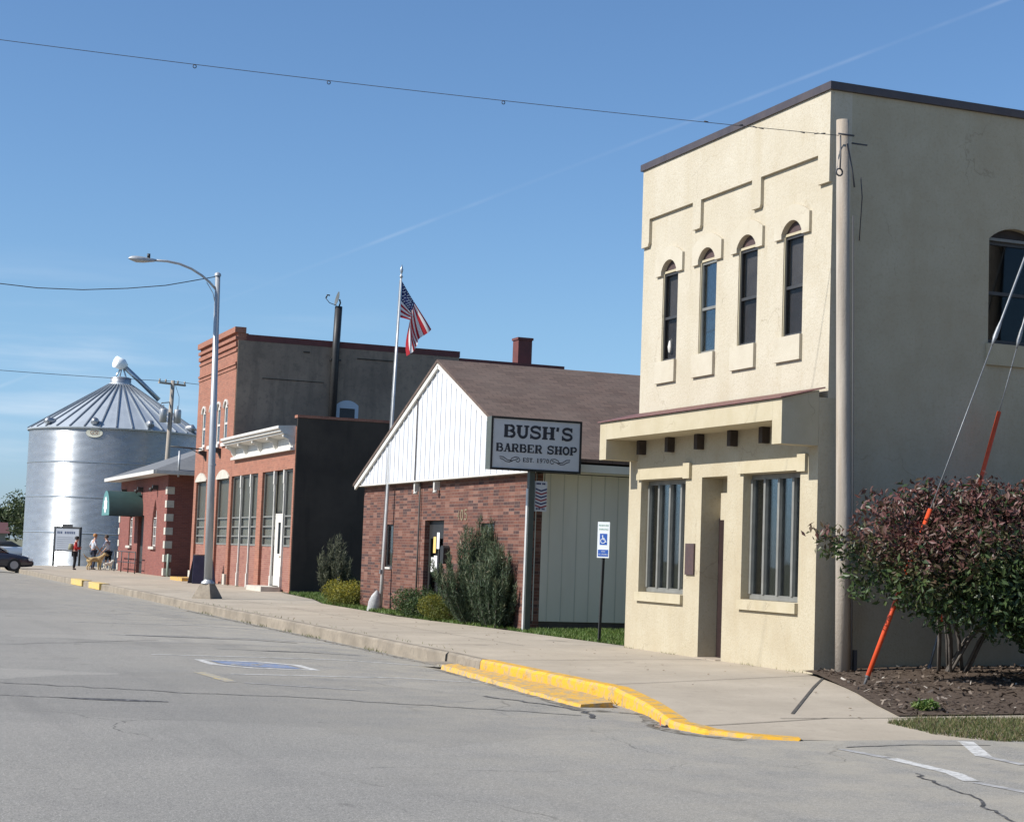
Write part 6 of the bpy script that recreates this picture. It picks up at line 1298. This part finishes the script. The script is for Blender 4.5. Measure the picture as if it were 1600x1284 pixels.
person((13.15, 91.2, pz), R(10), 'person in a pale gray T-shirt and dark jeans with one hand on hip', stand(1.85, .05, [(-.05, .40, 1.15), (.05, .24, .98), (.08, .2, .96)], [(.05, .25, 1.12), (.22, .2, .95), (.3, .2, .9)], .12), (.52, .54, .60), (.035, .042, .07), (.38, .17, .05))
person((13.95, 91.3, pz), R(150), 'person in a white shirt and black shorts reaching down to a dog', stand(1.80, .25, [(.25, .28, 1.1), (.42, .22, .88), (.48, .2, .8)], [(.25, .28, 1.1), (.40, .22, .9), (.46, .2, .82)], .12, .12), (.80, .80, .84), (.012, .012, .016), (.06, .035, .02), shorts=True)
def dog(loc, rz, sc, col, label, low=1.):
    o = thing('dog', label, 'dog', loc, rz, local=True); k = sc
    V_ = [(-.28, 0, .50), (-.05, 0, .47), (.22, 0, .50), (.36, 0, .62), (.44, 0, .73), (.55, 0, .70), (.64, 0, .67), (-.38, 0, .52), (-.52, 0, .60), (-.6, 0, .72)]; rd = [.12, .115, .145, .085, .085, .058, .04, .04, .025, .012]
    E = [(0, 1), (1, 2), (2, 3), (3, 4), (4, 5), (5, 6), (0, 7), (7, 8), (8, 9)]
    for sg in (-1, 1):
        b = len(V_); V_ += [(-.30, sg * .09, .40), (-.24, sg * .09, .28), (-.36, sg * .09, .16), (-.33, sg * .09, .03), (-.27, sg * .09, .02)]; rd += [.09, .055, .032, .028, .025]; E += [(0, b), (b, b + 1), (b + 1, b + 2), (b + 2, b + 3), (b + 3, b + 4)]
        b = len(V_); V_ += [(.22, sg * .09, .38), (.2, sg * .09, .22), (.22, sg * .09, .04), (.28, sg * .09, .02)]; rd += [.07, .04, .03, .026]; E += [(2, b), (b, b + 1), (b + 1, b + 2), (b + 2, b + 3)]
    m_ = mat('dog_coat', col, tuple(c * .7 for c in col), rough=.9, s=7)
    skin([(x * k, y * k, z * k) for x, y, z in V_], E, [r_ * k for r_ in rd], 1, 1).build('body', m_, o)
    for sg in (-1, 1):
        mb = MB(); mb.hexa([(.40 * k, sg * .06 * k, .80 * k), (.46 * k, sg * .06 * k, .80 * k), (.46 * k, sg * .08 * k, .80 * k), (.40 * k, sg * .08 * k, .80 * k), (.41 * k, sg * .10 * k, .67 * k), (.46 * k, sg * .10 * k, .67 * k), (.46 * k, sg * .115 * k, .67 * k), (.41 * k, sg * .115 * k, .67 * k)]); mb.build('ear', m_, o)
    mb = MB(); mb.tube([(.665 * k, 0, .69 * k), (.685 * k, 0, .69 * k)], .02 * k, 6); mb.build('nose', MT['black'], o)
dog((13.15, 90.3, pz), R(20), 1.15, (.50, .36, .17), 'tan dog standing between the walkers')
dog((13.75, 90.0, pz), R(35), .72, (.70, .68, .58), 'small whitish dog at the feet of the walker in shorts')

# ================================================================== FAR BACKGROUND
MT['tree'] = leafmat('far_tree_leaves', [(0, (.035, .055, .02)), (.6, (.06, .085, .03)), (1, (.11, .13, .05))], trans=.2)
def tree(x, y, h, w, label):
    o = thing('tree', label, 'tree', (x, y, 0), group='trees beyond the grain bin')
    bl = [(x + w * .6 * math.cos(k * 2.4) * rng.random(), y + w * .6 * math.sin(k * 2.4) * rng.random(), h * rng.uniform(.35, .88), w * .42, w * .42, h * .16) for k in range(16)]
    leaves(bl, 2600, .30, lambda P, r: r, .7, .2, .2).build('crown', MT['tree'], o, weld=False)
    mb = MB(); mb.tube([(x, y, 0), (x + .1, y, h * .35), (x, y + .1, h * .8)], [.28, .2, .05], 7)
    for k in range(5): mb.tube([(x, y, h * (.3 + .08 * k)), (x + w * .5 * math.cos(k * 1.9), y + w * .5 * math.sin(k * 1.9), h * (.5 + .08 * k))], [.1, .03], 5)
    mb.build('trunk', MT['bark'], o)
# clear gap of sky stays left of the bin
for i, (x, y, h, w, lb) in enumerate([(22.4, 205, 6.3, 4.0, 'green tree rising close beside the grain bin'), (20.3, 232, 6.2, 5, 'broad low tree left of the tallest tree by the bin'), (15.6, 238, 5.6, 5, 'rounded far tree at the left edge of the view'), (25.8, 230, 8.5, 5, 'far tree hidden mostly behind the grain bin'), (8, 250, 6, 5, 'far tree outside the left edge'), (0, 252, 7, 6, 'far tree well outside the left edge')]): tree(x, y, h, w, lb)
sh = thing('shed', 'long low shed with dark red roof beyond the parked car', 'shed', (18, 215, 0))
mb = MB(); mb.box(10, 20.5, 214, 219, 0, 2.2); mb.build('wall', mat('shed_wall', (.20, .21, .18), rough=.9), sh)
mb = MB(); mb.hexa([(9.6, 213.4, 2.2), (20.9, 213.4, 2.2), (20.9, 219.6, 2.2), (9.6, 219.6, 2.2), (9.6, 216.4, 3.5), (20.9, 216.4, 3.5), (20.9, 216.6, 3.5), (9.6, 216.6, 3.5)]); mb.build('roof', mat('shed_roof', (.11, .045, .045), rough=.8), sh)
def farcar(x, y, rz, col, label):
    o = thing('parked_car', label, 'car', (x, y, 0), rz, local=True); m_ = mat('far_car_paint', col, rough=.3)
    loft([csec(-2.2, .7, .4, .8), csec(-1.6, .85, .22, .95), csec(.9, .87, .22, .95), csec(1.8, .82, .25, .82), csec(2.25, .65, .35, .6)]).build('body', m_, o)
    loft([gs(-1.8, .74, .95), gs(-1.1, .76, 1.4), gs(.2, .76, 1.4), gs(1.1, .74, .95)]).build('cabin', MT['dark_frame'], o)
    for x_ in (-1.35, 1.4):
        for sg in (-1, 1): mb = MB(); mb.tube([(x_, sg * .72, .32), (x_, sg * .88, .32)], .32, 14); mb.build('wheel', MT['tyre'], o)
farcar(15.5, 160, R(15), (.72, .73, .75), 'white car parked far off beside the grain bin')
farcar(16.9, 150, R(80), (.10, .10, .16), 'dark blue car parked far off beside the grain bin')

def block(name, label, x0, x1, y0, y1, h, m, face):  # unseen buildings, added to block low sky and fill the window reflections
    o = thing('brick_building', label, 'building', ((x0 + x1) / 2, (y0 + y1) / 2, 0)); mb = MB()
    u0, u1 = (x0, x1) if face == 'y' else (y0, y1); n_ = int((u1 - u0) / 3); st_ = (u1 - u0) / n_; hl = []
    for i in range(n_):
        c = u0 + st_ * (i + .5); hl.append(rect(c - .8, c + .8, .9, 2.9))
        if h > 6.5: hl.append(arch(c - .45, c + .45, 4.6, 6.0, 6.2))
    fn = (lambda u, v, d=0: (u, y1 - d, v)) if face == 'y' else (lambda u, v, d=0: (x1 - d, u, v))
    mb.wall(rect(u0, u1, -.1, h), hl, fn, .3)
    if face == 'y': mb.box(x0, x1, y0, y1 - .32, -.1, h - .05)
    else: mb.box(x0, x1 - .32, y0, y1, -.1, h - .05)
    mb.build('wall', m, o)
    for q in hl:
        us = [p_[0] for p_ in q]; vs_ = [p_[1] for p_ in q]; mb = MB(); mb.sheet(rect(min(us), max(us), min(vs_), max(vs_)), lambda u, v: fn(u, v, .2)); mb.build('window', MT['dark_frame'], o)
block('a', 'unseen brown brick building added across the side street to dim the stucco wall', 12, 40, -16, -6, 8.6, MT['hall_brick'], 'y')
block('b', 'unseen low red brick row added across the main street for window reflections', -30, -18, 2, 34, 5.4, MT['store_brick'], 'x')
block('c', 'unseen two storey plum brick row added across the main street for window reflections', -30, -18, 36, 70, 8.0, MT['hall_brick'], 'x')
